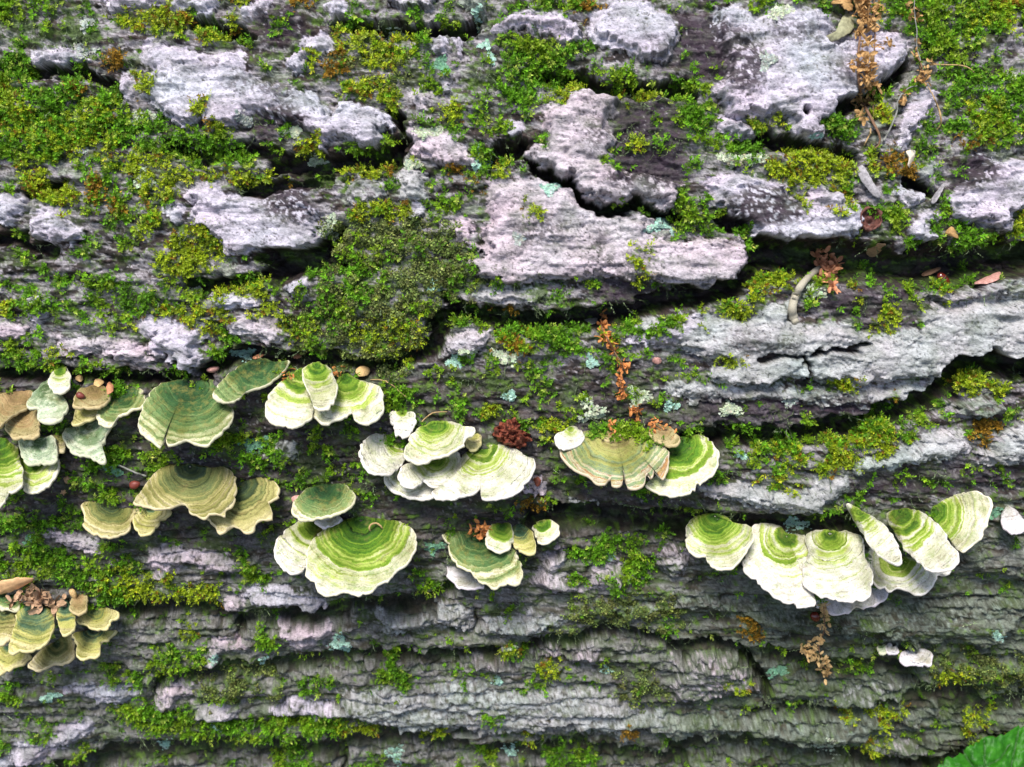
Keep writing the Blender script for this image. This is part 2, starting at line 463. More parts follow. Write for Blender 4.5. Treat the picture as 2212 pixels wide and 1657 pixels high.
# purplish black algae and liverwort films growing over the pale crust: strength, outline
STAINS = [
 (.6, "T1 1500,480 1700,520 1900,600 1980,680 1850,680 1650,640 1520,580"),
 (.55, "T2 1560,780 1720,770 1740,900 1660,1000 1560,960"),
 (.5, "T3 560,180 760,120 900,200 860,330 700,300 580,280"),
 (.5, "T3 900,420 1120,380 1240,480 1100,600 960,560"),
 (.5, "T2 1100,1480 1300,1380 1460,1420 1380,1560 1180,1600"),
 (.45, "T5 1700,20 1900,-20 2000,60 1860,120 1720,100"),
 (.5, "T6 300,480 700,520 760,620 500,640 320,600"),
 (.9, "T1 1690,1260 1850,1190 1970,1210 2040,1330 2000,1440 1850,1430 1720,1370"),
 (.9, "T1 1640,740 1790,690 1900,690 1990,780 1990,860 1900,870 1780,840 1700,900 1640,860"),
 (.7, "T1 1640,60 1880,30 1940,160 1960,260 1760,300 1620,220"),
 (.9, "T2 1770,620 2100,640 2209,760 2209,1180 2100,1230 1990,1230 1900,1190 1800,1210 1690,1180 1720,1110 1800,1060 1740,960 1760,830"),
 (.8, "T3 -40,80 210,100 450,250 560,420 520,560 440,580 380,640 330,620 270,550 100,500 -40,420"),
 (.9, "T3 280,1300 420,1210 640,1180 730,1260 770,1370 700,1430 560,1440 420,1450 330,1410"),
 (.95, "T3 1740,1180 1800,1040 1900,970 2000,1010 2020,1150 1900,1210 1800,1230"),
 (.5, "T2 1940,300 2150,280 2209,420 2100,480 1980,420"),
 (.7, "T2 1600,1560 1640,1490 1680,1490 1690,1600 1640,1680 1590,1640"),
 (.8, "T5 1600,180 1800,130 2000,150 2100,240 1900,330 1700,330 1600,260"),
 (.8, "T6 100,900 500,900 900,900 1250,900 1300,1010 1000,1060 700,1100 400,1090 100,1040"),
 (.6, "T6 1090,1400 1300,1380 1500,1360 1700,1300 1950,1330 2209,1380 2209,1500 1800,1520 1400,1560 1100,1560"),
 (.7, "T6 830,260 1100,200 1450,200 1560,330 1500,480 1200,440 1000,400 880,380"),
 (.5, "T8 1700,1000 2050,1020 2100,1180 1900,1220 1750,1130"),
]
# grooves and cracks between the plates: depth mm, half width (F), points
CRACKS = [
 (15, 11, "F 726,48 800,58 880,64 950,58 1000,66 1030,58"),
 (16, 13, "F 1150,160 1210,158 1290,176 1380,187 1440,184 1490,196"),
 (19, 18, "F 600,352 680,345 740,345 800,340 850,332 868,305"),
 (14, 14, "F 1050,342 1095,332 1130,318"),
 (16, 7, "T2 1225,1040 1260,1090 1350,1125 1385,1165 1450,1172 1480,1160 1530,1235 1560,1285 1650,1335 1720,1342"),
 (16, 10, "T2 1720,1342 1800,1330 1870,1300 1910,1300 2000,1350 2120,1395 2180,1390"),
 (14, 10, "T3 240,1400 420,1470 480,1580 560,1610"),
 (24, 30, "F 1640,548 1700,548 1760,553 1820,552 1900,566 1990,572 2080,560 2212,548 2300,540"),
 (20, 17, "F 935,695 985,668 1060,682 1150,692 1250,684 1310,680 1370,672 1440,642 1540,634 1590,618 1630,590"),
 (15, 13, "F 1640,297 1720,311 1800,326 1850,335"),
 (14, 11, "T3 1000,700 1140,650 1270,585 1400,480 1455,415"),
 (14, 11, "T3 1480,1150 1580,1190 1630,1230"),
 (15, 13, "T4 1200,190 1350,185 1500,190 1640,165 1700,140"),
 (18, 20, "F 590,585 640,570 690,552 735,508"),
 (14, 13, "F 0,806 100,800 200,808 300,818 400,812"),
 (16, 14, "F 450,800 500,765 600,768 700,776 840,788 930,745 965,690"),
 (20, 19, "F 1490,950 1590,938 1700,938 1850,918 1920,886 2000,865 2060,830 2080,800"),
 (20, 20, "F 2040,812 2075,785 2140,778 2230,795"),
 (18, 18, "F 1150,1108 1250,1104 1340,1112 1420,1116 1500,1116 1600,1130 1700,1135 1850,1128"),
 (15, 12, "T7 760,600 1000,600 1200,590 1400,640 1550,700 1700,660 2000,650 2209,620 2300,590 2480,560 2780,540 2900,490"),
 (15, 9, "T8 -100,930 200,915 400,915 700,930 900,890 1100,930 1250,860 1400,810 1550,820 1750,740 1900,760 2100,840 2300,860"),
 (17, 11, "T9 40,860 200,835 330,865 420,910 480,1020 560,1130"),
 (12, 10, "T7 1000,1100 1130,1020 1300,1000 1500,990 1700,1010 2209,960"),
 (14, 11, "T8 -60,1450 300,1440 450,1430 600,1470 900,1500 1200,1530 1600,1510 2209,1580"),
 (14, 12, "T9 -60,1500 400,1450 700,1480 900,1500 1200,1570 1600,1620 1800,1560"),
 (14, 14, "T7 350,1630 700,1560 1000,1520 1400,1500 1900,1480 2209,1560"),
 (10, 6, "T9 480,1275 700,1270 1000,1275 1250,1255 1400,1210"),
 (14, 12, "T9 1450,1210 1600,1190 1700,1210 1900,1230 2300,1170"),
 (15, 12, "T9 1560,1145 1700,1130 1900,1150"),
 (12, 13, "T9 560,890 800,965 1000,990 1250,975 1500,1000"),
 (12, 11, "F 415,45 470,60 530,72"),
 (11, 10, "T1 190,455 300,440 500,450 620,500 720,560 760,620"),
 (12, 10, "T1 170,1250 330,1200 420,1180"),
 (12, 11, "T1 -40,1520 150,1530 200,1600 330,1600"),
 (13, 12, "T1 1560,1190 1700,1180 1900,1160 2100,1140"),
 (11, 14, "T1 1100,930 1300,985 1500,965 1650,950 1800,1000"),
 (10, 12, "T1 1250,150 1400,175 1540,210 1600,260"),
 (9, 5, "T6 820,640 870,610 960,590 1050,600 1130,590 1180,560"),
 (7, 4, "T6 510,660 640,630 760,640 800,690 800,790"),
 (8, 5, "T6 1720,740 1800,690 1950,660 2030,655"),
 (10, 8, "T5 660,260 720,300 780,340 820,370"),
 (15, 9, "T5 620,600 640,520 680,420 700,350 740,310"),
 (9, 4, "T8 855,650 862,720"),
 (10, 6, "T8 200,575 400,555 620,540 700,490"),
 (14, 12, "T4 1700,0 1850,-10 2000,20 2209,60"),
 (12, 10, "T3 560,870 480,900 380,930"),
 (8, 7, "T3 1560,1180 1500,1130"),
 (14, 10, "T2 340,720 390,760 400,900"),
]
# moss: kind (g green, y yellow green, b golden brown, o olive leafy liverwort, s grey green threads), density, outline
MOSS = [
 ('s', .8, "T1 -60,-60 560,-60 620,120 640,260 480,300 260,280 100,200 -60,240"),
 ('g', .7, "T1 -60,-60 350,-60 380,80 200,120 60,160 -60,160"),
 ('g', .9, "T1 -60,380 150,330 220,430 200,560 330,600 420,520 560,560 620,640 760,560 780,620 820,720 1000,760 1050,820 900,900 700,900 500,960 300,1050 100,1050 -60,950"),
 ('y', 1., "T1 -60,560 140,540 220,640 240,820 470,720 640,640 760,680 740,860 600,960 420,980 260,960 120,900 -60,860"),
 ('y', .9, "T1 200,780 440,780 540,860 420,960 520,900 700,860 760,920 640,1000 400,1010 260,930"),
 ('y', .9, "T1 690,1000 860,960 1060,1020 1180,1080 1200,1180 1060,1210 900,1160 760,1100"),
 ('y', .9, "T1 1280,1120 1450,1080 1580,1100 1820,1110 1840,1150 1660,1140 1500,1160 1300,1160"),
 ('g', .8, "T1 1060,840 1300,840 1500,880 1640,960 1600,1080 1300,1060 1060,980 860,960 880,860"),
 ('y', .8, "T1 100,1050 280,1060 330,1180 420,1180 500,1260 520,1380 440,1420 400,1320 250,1280 150,1220"),
 ('g', .5, "T1 480,1040 700,1020 800,1160 900,1260 1100,1280 1040,1440 900,1480 700,1440 560,1360 600,1200"),
 ('y', 1., "T1 1100,1560 1200,1470 1340,1480 1400,1560 1420,1650 1200,1660 1100,1640"),
 ('y', .8, "T1 900,1180 1050,1160 1120,1240 1060,1320 960,1300 880,1440 960,1500 1060,1400 1000,1330"),
 ('b', 1., "T1 580,1150 650,1130 680,1220 640,1280 580,1250"),
 ('b', 1., "T1 660,1290 760,1250 820,1330 780,1400 680,1380"),
 ('b', .9, "T1 700,340 780,330 800,400 740,440 690,400"),
 ('b', .8, "T1 450,560 540,540 570,600 500,640 440,620"),
 ('b', .8, "T1 900,1290 990,1280 1000,1350 930,1380"),
 ('b', .8, "T1 160,1180 260,1170 240,1260 190,1260"),
 ('y', .9, "T1 680,110 820,120 860,80 1000,80 1160,90 1220,140 1160,200 1040,210 960,180 800,180"),
 ('b', .8, "T1 1050,80 1200,90 1210,160 1100,170"),
 ('y', .8, "T1 1250,220 1340,200 1480,220 1500,160 1400,180 1440,280 1300,290"),
 ('y', .7, "T1 1420,-40 1560,-40 1570,100 1500,180 1480,60"),
 ('b', .8, "T1 1860,-20 1980,-20 1980,70 1900,70"),
 ('y', .8, "T1 1880,960 1960,880 2040,880 2060,980 2090,1030 2000,1040"),
 ('y', .7, "T1 830,450 900,420 960,540 1040,540 1000,600 900,640 880,540"),
 ('y', .7, "T1 1210,690 1290,680 1340,660 1360,600 1380,620 1340,760 1440,800 1400,830 1290,760"),
 ('b', .9, "T1 2040,410 2150,330 2209,280 2209,480 2100,470"),
 ('y', .9, "T1 2000,360 2060,330 2100,400 2020,430"),
 ('s', .5, "T1 1700,620 2000,480 2209,460 2209,600 1900,580"),
 ('y', .7, "T2 -20,180 160,200 300,170 480,240 520,320 400,400 380,460 240,430 100,420 -20,330"),
 ('o', .8, "T2 60,340 250,300 400,380 460,480 380,540 240,500 80,480"),
 ('y', .8, "T2 0,540 160,510 330,540 400,640 440,600 400,680 300,690 160,620 0,620"),
 ('g', .6, "T2 500,240 600,200 560,330 480,360"),
 ('y', .8, "T2 590,690 700,650 790,680 760,760 640,780"),
 ('g', .5, "T2 420,640 520,600 560,460 700,440 680,560 560,620"),
 ('g', .9, "T2 1010,90 1100,60 1200,30 1460,-60 1640,-60 1620,40 1480,100 1400,80 1260,50 1120,100 1020,150"),
 ('b', .9, "T2 1500,90 1600,20 1660,30 1620,110 1560,150"),
 ('g', 1., "T2 1060,260 1200,230 1330,240 1480,280 1500,400 1440,560 1300,600 1260,700 1100,700 1000,680 1000,560 1080,440"),
 ('g', .9, "T2 1000,600 1200,540 1260,640 1180,720 1010,680"),
 ('s', .7, "T2 820,420 960,320 1010,460 980,640 860,680 800,560"),
 ('g', .7, "T2 1560,480 1740,420 1960,480 2209,520 2209,620 1960,600 1700,570 1560,560"),
 ('y', .9, "T2 1350,640 1420,570 1560,540 1600,560 1460,600 1440,640"),
 ('y', .9, "T2 1760,590 1960,560 2090,580 2100,640 1960,630 1830,620"),
 ('s', .6, "T2 1780,640 2100,650 2209,760 2200,900 2080,960 1900,1000 1770,900"),
 ('g', .6, "T2 1680,1040 1760,1080 1800,1030 1820,1080 1720,1180 1740,1100"),
 ('y', .7, "T2 1860,900 1960,900 1960,990 1880,990"),
 ('g', .8, "T2 1240,880 1310,850 1330,930 1260,950"),
 ('g', .6, "T2 780,720 900,700 1100,780 1000,900 860,820"),
 ('g', .8, "T2 880,930 980,950 960,1060 900,1110 860,1000"),
 ('y', .9, "T2 30,1050 200,1030 340,1060 360,1130 240,1120 60,1140"),
 ('g', .8, "T2 540,1350 660,1270 760,1230 790,1330 720,1400 600,1420"),
 ('y', .8, "T2 100,1320 320,1260 400,1280 430,1380 360,1420 200,1390 100,1400"),
 ('b', .9, "T2 320,1050 370,1040 380,1110 330,1130"),
 ('b', .9, "T2 710,1080 780,1080 780,1120 720,1120"),
 ('b', .9, "T2 830,1170 910,1170 920,1220 840,1240"),
 ('b', .8, "T2 370,1290 450,1290 440,1350 370,1340"),
 ('g', .7, "T2 660,1110 840,1100 940,1060 960,1160 840,1170 700,1150"),
 ('y', .8, "T2 1000,1050 1060,1020 1080,1100 1010,1150"),
 ('o', 1., "T2 -60,1450 100,1400 300,1420 420,1400 560,1470 700,1500 800,1580 780,1660 -60,1660"),
 ('o', 1., "T5 -100,100 0,0 320,-60 680,-40 800,60 860,180 780,260 660,300 640,420 560,480 500,620 460,720 380,780 280,760 160,700 60,640 -60,560 -120,420 -100,260"),
 ('o', .8, "T4 1980,200 2209,0 2209,760 2050,660 1900,560 1880,420 2000,300"),
 ('g', .5, "T4 1960,100 2209,-60 T5 300,-60 420,60 200,300 0,500 T4 2000,620 1880,500"),
 ('y', .45, "T5 60,420 500,380 620,520 480,720 250,720 80,640"),
 ('g', .7, "T5 700,20 860,40 900,160 860,220 780,180"),
 ('y', .8, "T5 70,500 180,440 260,520 200,600 100,560"),
 ('y', .6, "T2 1180,1280 1260,1300 1280,1420 1200,1460"),
 ('g', .6, "T5 980,150 1040,160 1060,220 990,230"),
 ('y', .7, "T5 1850,-60 2000,-40 2010,80 1940,120 1920,260 1890,200 1900,120"),
 ('s', .6, "T5 1160,160 1300,150 1320,260 1460,300 1500,230 1420,340 1240,350 1150,260"),
 ('s', .5, "T5 1300,420 1440,300 1600,300 1640,400 1440,440"),
 ('b', .8, "T5 1010,340 1110,330 1110,390 1020,380"),
 ('g', .9, "T2 2130,1270 2209,1240 T3 60,1330 180,1360 230,1450 120,1520 0,1500 T2 2150,1420"),
 ('g', .8, "T3 330,1510 430,1470 500,1560 480,1610 400,1570"),
 ('g', .9, "T3 -20,620 170,640 210,760 200,900 60,900 -20,800"),
 ('g', .8, "T3 200,900 440,890 560,960 520,1010 420,1060 260,980"),
 ('y', .8, "T3 420,790 460,770 640,760 640,830 540,820 440,830"),
 ('y', .9, "T3 560,1020 700,960 900,980 1080,1010 1120,1130 1070,1200 1080,1340 1000,1180 900,1180 760,1270 640,1150 560,1100"),
 ('g', .9, "T3 1040,1180 1120,1130 1110,1290 1070,1340"),
 ('b', 1., "T3 1300,1010 1360,980 1460,1000 1480,1100 1400,1150 1310,1120"),
 ('y', 1., "T3 1200,1080 1220,1020 1310,980 1330,1060 1300,1130 1220,1110"),
 ('g', .9, "T3 960,740 1090,740 1060,850 960,880 910,810"),
 ('y', .8, "T3 1240,650 1370,640 1340,780 1240,800"),
 ('g', .9, "T3 1480,900 1600,860 1620,960 1570,1060 1500,980"),
 ('g', 1., "T3 380,-60 560,-60 640,40 520,110 440,80"),
 ('g', .8, "T3 700,-60 1000,-60 960,60 800,50"),
 ('g', 1., "T3 1260,60 1500,-60 2300,-60 2300,60 2200,200 2000,210 1860,300 1840,420 1720,460 1560,380 1500,240 1440,140 1290,110"),
 ('y', 1., "T3 1840,60 2080,60 2180,130 2160,220 2000,180 1880,220 1820,160"),
 ('b', .8, "T3 1880,-60 2300,-60 2300,30 2080,60 1900,40"),
 ('g', .9, "T3 1640,500 1880,470 1980,560 1900,620 1700,600"),
 ('g', .9, "T3 1820,420 2300,560 2300,800 2209,940 2060,900 1900,920 1760,840 1840,760 1900,640"),
 ('y', .9, "T3 1860,640 2040,640 2100,760 1960,800 1880,860"),
 ('b', .8, "T3 1740,890 1900,880 2000,920 1860,960 1760,940"),
 ('y', .7, "T3 2100,820 2300,780 2300,940 2120,910"),
 ('g', .7, "T3 1540,860 1560,760 1640,750 1640,820"),
 ('g', .8, "T3 1590,1220 1660,1130 1720,1130 1660,1200"),
 ('g', .7, "T3 1640,1300 1720,1300 1740,1440 1660,1480 1600,1440"),
 ('g', .8, "T3 1280,1310 1400,1300 1440,1400 1360,1480 1290,1400"),
 ('y', .9, "T3 2110,1420 2209,1360 2300,1360 2300,1500 2120,1500"),
 ('g', .6, "T3 1650,1480 1800,1420 2000,1470 2100,1500 1900,1600 1720,1580"),
 ('y', .8, "T3 770,1330 820,1330 800,1420"),
 ('y', .8, "T3 960,1360 1030,1350 1030,1410 970,1400"),
 ('g', .5, "T3 0,380 100,460 240,480 200,600 60,600"),
 ('y', .7, "T3 1260,80 1420,80 1430,130 1300,120"),
 ('y', .9, "T6 380,290 480,230 520,140 640,100 820,90 860,150 700,190 580,260 540,320"),
 ('g', .8, "T6 480,170 560,120 640,110 620,180 520,230"),
 ('y', .8, "T6 260,380 380,330 450,360 400,420 280,410"),
 ('y', .8, "T6 90,440 140,380 160,430 110,500"),
 ('g', 1., "T6 1040,100 1150,80 1340,90 1340,160 1170,150 1040,140"),
 ('y', .8, "T6 1080,210 1140,200 1140,290 1080,290"),
 ('g', .9, "T6 1500,300 1480,200 1660,200 1700,260 1600,290"),
 ('y', .7, "T6 1600,230 1780,200 1760,270 1680,340"),
 ('g', 1., "T6 1820,160 1850,110 1970,40 1960,110 1880,200 1830,190"),
 ('y', 1., "T6 1210,400 1300,350 1420,360 1400,420 1340,430 1260,510 1230,480"),
 ('y', .8, "T6 210,700 260,650 380,640 400,680 300,700"),
 ('y', .8, "T6 950,800 1130,800 1120,900 1000,880"),
 ('y', 1., "T6 1780,820 1900,790 2050,830 2090,890 1980,880 1830,890 1740,900"),
 ('g', .7, "T6 1800,760 2000,730 2060,780 1900,800"),
 ('b', 1., "T6 1860,1110 1960,1070 2050,1080 1990,1140 1930,1200 1870,1180"),
 ('g', .6, "T6 1650,960 1730,960 1720,1060 1640,1020"),
 ('g', .9, "T6 250,1200 450,1190 700,1140 950,1150 1200,1060 1400,1000 1500,1030 1640,1090 1560,1140 1400,1140 1200,1200 1050,1260 900,1240 700,1270 450,1260"),
 ('y', .9, "T6 900,1180 1200,1120 1400,1130 1460,1180 1300,1260 1150,1300 1050,1350 860,1430 850,1370 960,1280"),
 ('y', .6, "T6 450,1260 800,1240 800,1340 660,1380 560,1340"),
 ('y', .8, "T6 450,1440 600,1420 800,1480 740,1540 640,1480 480,1490"),
 ('g', .6, "T6 1060,1560 1180,1530 1180,1600 1080,1620"),
 ('y', .5, "T6 1340,880 1440,860 1440,930 1360,920"),
 ('g', .7, "T6 2100,1000 2300,960 2300,1060 2150,1080"),
 ('g', 1., "T5 720,440 820,430 950,460 1100,440 1380,470 1600,470 1600,530 1500,590 1300,600 1200,610 1100,560 960,570 980,520 860,470"),
 ('b', .9, "T5 1090,520 1180,510 1200,570 1120,590"),
 ('b', .9, "T5 1180,600 1230,610 1220,670 1180,670"),
 ('y', .9, "T5 960,560 1060,540 1200,600 1080,620 970,600"),
 ('s', .6, "T5 1280,600 1500,590 1480,680 1340,680"),
 ('g', .9, "T5 1770,480 1900,450 2100,430 2209,400 2209,450 2050,490 1900,510"),
 ('y', .8, "T5 1680,520 1780,490 1770,580 1700,580"),
 ('g', .8, "T5 280,850 450,870 500,940 400,1000 290,1000"),
 ('y', 1., "T5 920,970 1020,960 1030,1030 940,1060"),
 ('g', .7, "T5 690,940 820,930 800,1040 720,1020"),
 ('y', .7, "T5 720,760 790,750 780,800 730,800"),
 ('s', .6, "T5 900,780 1080,740 1120,900 1000,920 900,860"),
 ('g', .6, "T5 1180,690 1300,690 1320,860 1280,920 1230,820"),
 ('g', .8, "T5 1200,920 1250,920 1260,1040 1220,1020"),
 ('y', 1., "T5 1280,1100 1360,1080 1420,1110 1380,1150 1310,1150"),
 ('y', .6, "T5 1440,1060 1500,1040 1510,1090 1460,1100"),
 ('b', .8, "T5 1150,1600 1300,1580 1320,1650 1200,1660"),
 ('g', .8, "T5 1340,1560 1380,1540 1380,1590 1340,1590"),
 ('y', .9, "T4 980,350 1150,340 1330,300 1400,220 1550,200 1700,210 1700,250 1450,250 1400,330 1450,420 1400,480 1320,520 1290,460 1100,420 1000,430"),
 ('y', .8, "T4 830,430 910,400 900,480 850,480"),
 ('y', .8, "T4 1780,460 1860,480 2020,470 1980,560 1880,560"),
 ('y', .8, "T4 1600,380 1730,260 1760,300 1830,400 1780,420 1700,400"),
 ('y', 1., "T4 980,60 1080,20 1300,-60 1420,20 1400,80 1300,110 1100,140 1020,120"),
 ('g', .7, "T4 540,200 640,130 720,140 700,200 580,210"),
 ('g', .5, "T4 0,200 300,150 600,250 900,200 1300,200 1000,360 700,420 400,400 100,340"),
 ('y', .8, "T4 20,330 130,280 110,380 40,420"),
 ('g', .6, "T4 -40,560 200,600 400,700 480,760 300,780 100,720 -40,700"),
 ('g', .7, "T4 480,700 620,700 760,760 740,820 580,800 490,760"),
 ('g', .8, "T4 1040,740 1130,730 1200,760 1100,790"),
 ('y', .5, "T4 300,620 430,560 480,620 360,680"),
 ('g', .6, "T4 1330,560 1500,600 1520,700 1380,680"),
 ('g', .6, "T4 1500,1080 1800,1180 1880,1380 1660,1360 1500,1300 1300,1280"),
 ('g', .7, "T4 700,1240 1000,1240 1180,1330 960,1400 780,1380 660,1480 500,1500 380,1600 480,1450 560,1330"),
 ('g', .9, "T4 620,1540 760,1480 860,1500 900,1540 760,1580"),
 ('g', .6, "T4 1900,1400 2209,1380 2209,1460 2000,1480"),
 ('g', 1., "T7 -40,290 60,330 130,200 300,160 330,230 450,300 640,360 740,400 850,540 740,620 600,640 570,540 530,480 430,430 200,430 -40,430"),
 ('g', .6, "T7 -40,20 200,20 400,60 520,100 300,150 100,150 -40,200"),
 ('g', 1., "T7 560,480 740,500 760,580 700,640 580,640"),
 ('y', .9, "T7 620,430 760,360 900,430 1080,480 1350,470 1400,600 1150,580 950,560 780,520 680,480"),
 ('g', .6, "T7 650,300 900,260 900,420 800,380"),
 ('g', .7, "T7 1440,260 1560,260 1700,380 1800,420 1700,480 1560,450 1580,380"),
 ('y', .6, "T7 1040,360 1120,340 1100,420 1040,410"),
 ('g', .9, "T7 930,1000 1050,890 1200,870 1350,850 1300,960 1100,970"),
 ('y', .9, "T7 1190,740 1280,750 1260,820 1200,800"),
 ('g', .8, "T7 1640,780 1760,740 1800,860 1700,900"),
 ('g', 1., "T7 690,1280 900,1230 1200,1280 1280,1330 1560,1330 1700,1340 2209,1330 2209,1420 1700,1430 1300,1440 1000,1420 800,1370"),
 ('o', .7, "T7 1250,1050 1500,1020 1700,1050 1740,1180 1500,1220 1290,1200"),
 ('g', .7, "T7 1880,1130 2000,1090 2120,1080 2120,1160 1940,1180"),
 ('g', .8, "T7 200,1440 230,1330 360,1360 380,1390 280,1430"),
 ('g', 1., "T7 400,1580 500,1520 560,1530 550,1590 450,1610"),
 ('g', .9, "T7 0,1480 60,1470 60,1540 0,1570"),
 ('g', .7, "T7 -40,1100 100,1120 140,1180 0,1240 -40,1200"),
 ('g', .5, "T7 560,1040 800,1000 960,1060 900,1130 700,1100"),
 ('g', 1., "T7 1740,1590 1900,1560 2000,1620 1960,1660 1780,1650"),
 ('g', 1., "T8 240,1020 360,960 430,1030 440,1100 370,1170 300,1110"),
 ('g', .8, "T8 730,1030 830,1040 810,1090 750,1070"),
 ('g', 1., "T8 1480,260 1640,180 1900,200 2100,180 1980,240 1780,260 1640,320 1490,310"),
 ('g', .8, "T8 1780,380 1900,280 2000,290 1950,480 1870,500 1680,420"),
 ('g', .7, "T8 1500,380 1560,400 1540,480 1480,440"),
 ('o', .6, "T8 1560,560 1900,520 2209,560 2209,720 1900,700 1700,700 1480,740 1380,720"),
 ('g', .8, "T8 1000,920 1180,880 1150,950 1080,980"),
 ('y', .7, "T8 1040,890 1160,880 1160,920 1060,920"),
 ('g', .8, "T8 1180,1060 1320,1080 1310,1180 1190,1140"),
 ('g', .8, "T8 900,1250 1050,1240 1050,1300 930,1300"),
 ('y', .7, "T8 1270,980 1420,970 1400,1040 1300,1030"),
 ('y', .9, "T8 -20,1380 250,1390 310,1440 0,1440"),
 ('y', .8, "T8 480,1440 660,1410 650,1470 520,1510"),
 ('g', 1., "T8 1300,1560 1500,1560 1650,1590 1640,1660 1300,1650"),
 ('g', .9, "T8 740,1650 960,1580 1030,1650"),
 ('g', .9, "T8 90,1650 200,1600 320,1650"),
 ('b', 1., "T8 1820,1350 1860,1320 1890,1380 1850,1420"),
 ('y', .7, "T8 1200,1400 1280,1420 1260,1490 1210,1460"),
 ('g', .6, "T8 500,420 570,400 620,500 540,520"),
 ('o', .6, "T8 1700,1020 2000,1040 2060,1180 1900,1200 1760,1120"),
 ('y', .9, "T9 1640,1060 1700,1020 1850,1040 1820,1100 1700,1110"),
 ('y', .8, "T9 1830,1370 1950,1320 2020,1310 1920,1400 1810,1440"),
 ('g', .8, "T9 650,1300 750,1240 760,1310 700,1320"),
 ('y', .9, "T9 1200,1300 1400,1270 1420,1330 1300,1340"),
 ('y', .7, "T9 1010,1290 1120,1280 1100,1320 1020,1320"),
 ('g', 1., "T9 1010,1020 1080,990 1190,1010 1190,1050 1080,1060"),
 ('g', .9, "T9 1180,930 1270,900 1240,950"),
 ('y', .9, "T9 1160,1480 1290,1480 1270,1540 1190,1530"),
 ('b', 1., "T9 370,730 470,710 510,800 380,790"),
 ('y', .6, "T9 930,1180 990,1170 980,1210"),
 ('y', .6, "T9 290,1070 440,1070 430,1130 360,1130"),
 ('o', .6, "T9 1560,920 2000,900 2209,960 2209,1120 1900,1100 1640,1040"),
]

# grid on the log: fine where the photograph looks, coarse round the rest
_, th_top = hit_log(1106, -70)
_, th_bot = hit_log(1106, 1730)
NX, NT = 900, 700
# spacing follows the foreshortening so that bark seen edge-on is not over-tessellated
_t = np.linspace(th_bot, th_top, 400)
_pp, _ = project(np.stack([np.zeros(400), -R_LOG * np.cos(_t), R_LOG * np.sin(_t)], -1))
_w = np.abs(np.gradient(_pp[:, 1], _t)) ** 0.5
_cs = np.concatenate([[0], np.cumsum((_w[1:] + _w[:-1]) / 2)])
th_in = np.interp(np.linspace(0, _cs[-1], NT), _cs, _t)
HALF = 0.292
x_in = np.linspace(-HALF, HALF, NX)
x_out = HALF + np.cumsum(np.geomspace(.0009, .06, 60))
x_g = np.concatenate([-x_out[::-1], x_in, x_out])
_st = np.geomspace(.0018, .10, 48)
_up, _dn = th_top + np.cumsum(_st), th_bot + 2 * math.pi - np.cumsum(_st)[::-1]
_gap = np.linspace(_up[-1], _dn[0], 26)[1:-1] if _dn[0] > _up[-1] else np.zeros(0)
th_rest = np.concatenate([_up[:len(_up) if len(_gap) else 34], _gap, _dn[0 if len(_gap) else 14:], [th_bot + 2 * math.pi]])
th_g = np.concatenate([th_in, th_rest])               # closes on itself
TH, XX = np.meshgrid(th_g, x_g, indexing='ij')
NRM = np.stack([np.zeros_like(TH), -np.cos(TH), np.sin(TH)], -1)
BASE = np.stack([XX, -R_LOG * np.cos(TH), R_LOG * np.sin(TH)], -1)
PP, _dz = project(BASE)
PX, PY = PP[..., 0].copy(), PP[..., 1].copy()
away = (NRM * (CAM - BASE)).sum(-1) <= 0
PX[away] = 1e5
PY[away] = 1e5
XM = (XX * 1000).astype(np.float32)                   # mm along the log
SM = (-TH * R_LOG * 1000).astype(np.float32)          # mm round it, downwards

# ragged edges: look the outlines up through a warp
wx = 15 * fbm(XM / 10, SM / 7, 3, 1, .6)
wy = 13 * fbm(XM / 10, SM / 6, 3, 2, .6)
PXw, PYw = (PX + wx).astype(np.float32), (PY + wy).astype(np.float32)


def inside_dist(poly, X, Y):
    """signed distance to the outline, positive inside"""
    best = np.full(X.shape, 1e9, np.float32)
    ins = np.zeros(X.shape, bool)
    n = len(poly)
    for i in range(n):
        (ax, ay), (bx, by) = poly[i], poly[(i + 1) % n]
        ex, ey = bx - ax, by - ay
        L = ex * ex + ey * ey + 1e-9
        t = np.clip(((X - ax) * ex + (Y - ay) * ey) / L, 0, 1)
        d = (X - ax - t * ex) ** 2 + (Y - ay - t * ey) ** 2
        np.minimum(best, d, out=best)
        if ay != by:
            c = ((ay > Y) != (by > Y)) & (X < (bx - ax) * (Y - ay) / (by - ay) + ax)
            ins ^= c
    d = np.sqrt(best)
    return np.where(ins, d, -d)


def line_dist(line, X, Y, below=1.0):
    best = np.full(X.shape, 1e9, np.float32)
    for i in range(len(line) - 1):
        (ax, ay), (bx, by) = line[i], line[i + 1]
        ex, ey = bx - ax, by - ay
        L = ex * ex + ey * ey + 1e-9
        t = np.clip(((X - ax) * ex + (Y - ay) * ey) / L, 0, 1)
        dy = Y - ay - t * ey
        d = (X - ax - t * ex) ** 2 + np.where(dy > 0, dy / below, dy) ** 2
        np.minimum(best, d, out=best)
    return np.sqrt(best)


def near(poly, m):
    x0, y0 = poly.min(0) - m
    x1, y1 = poly.max(0) + m
    return np.nonzero((PXw > x0) & (PXw < x1) & (PYw > y0) & (PYw < y1))


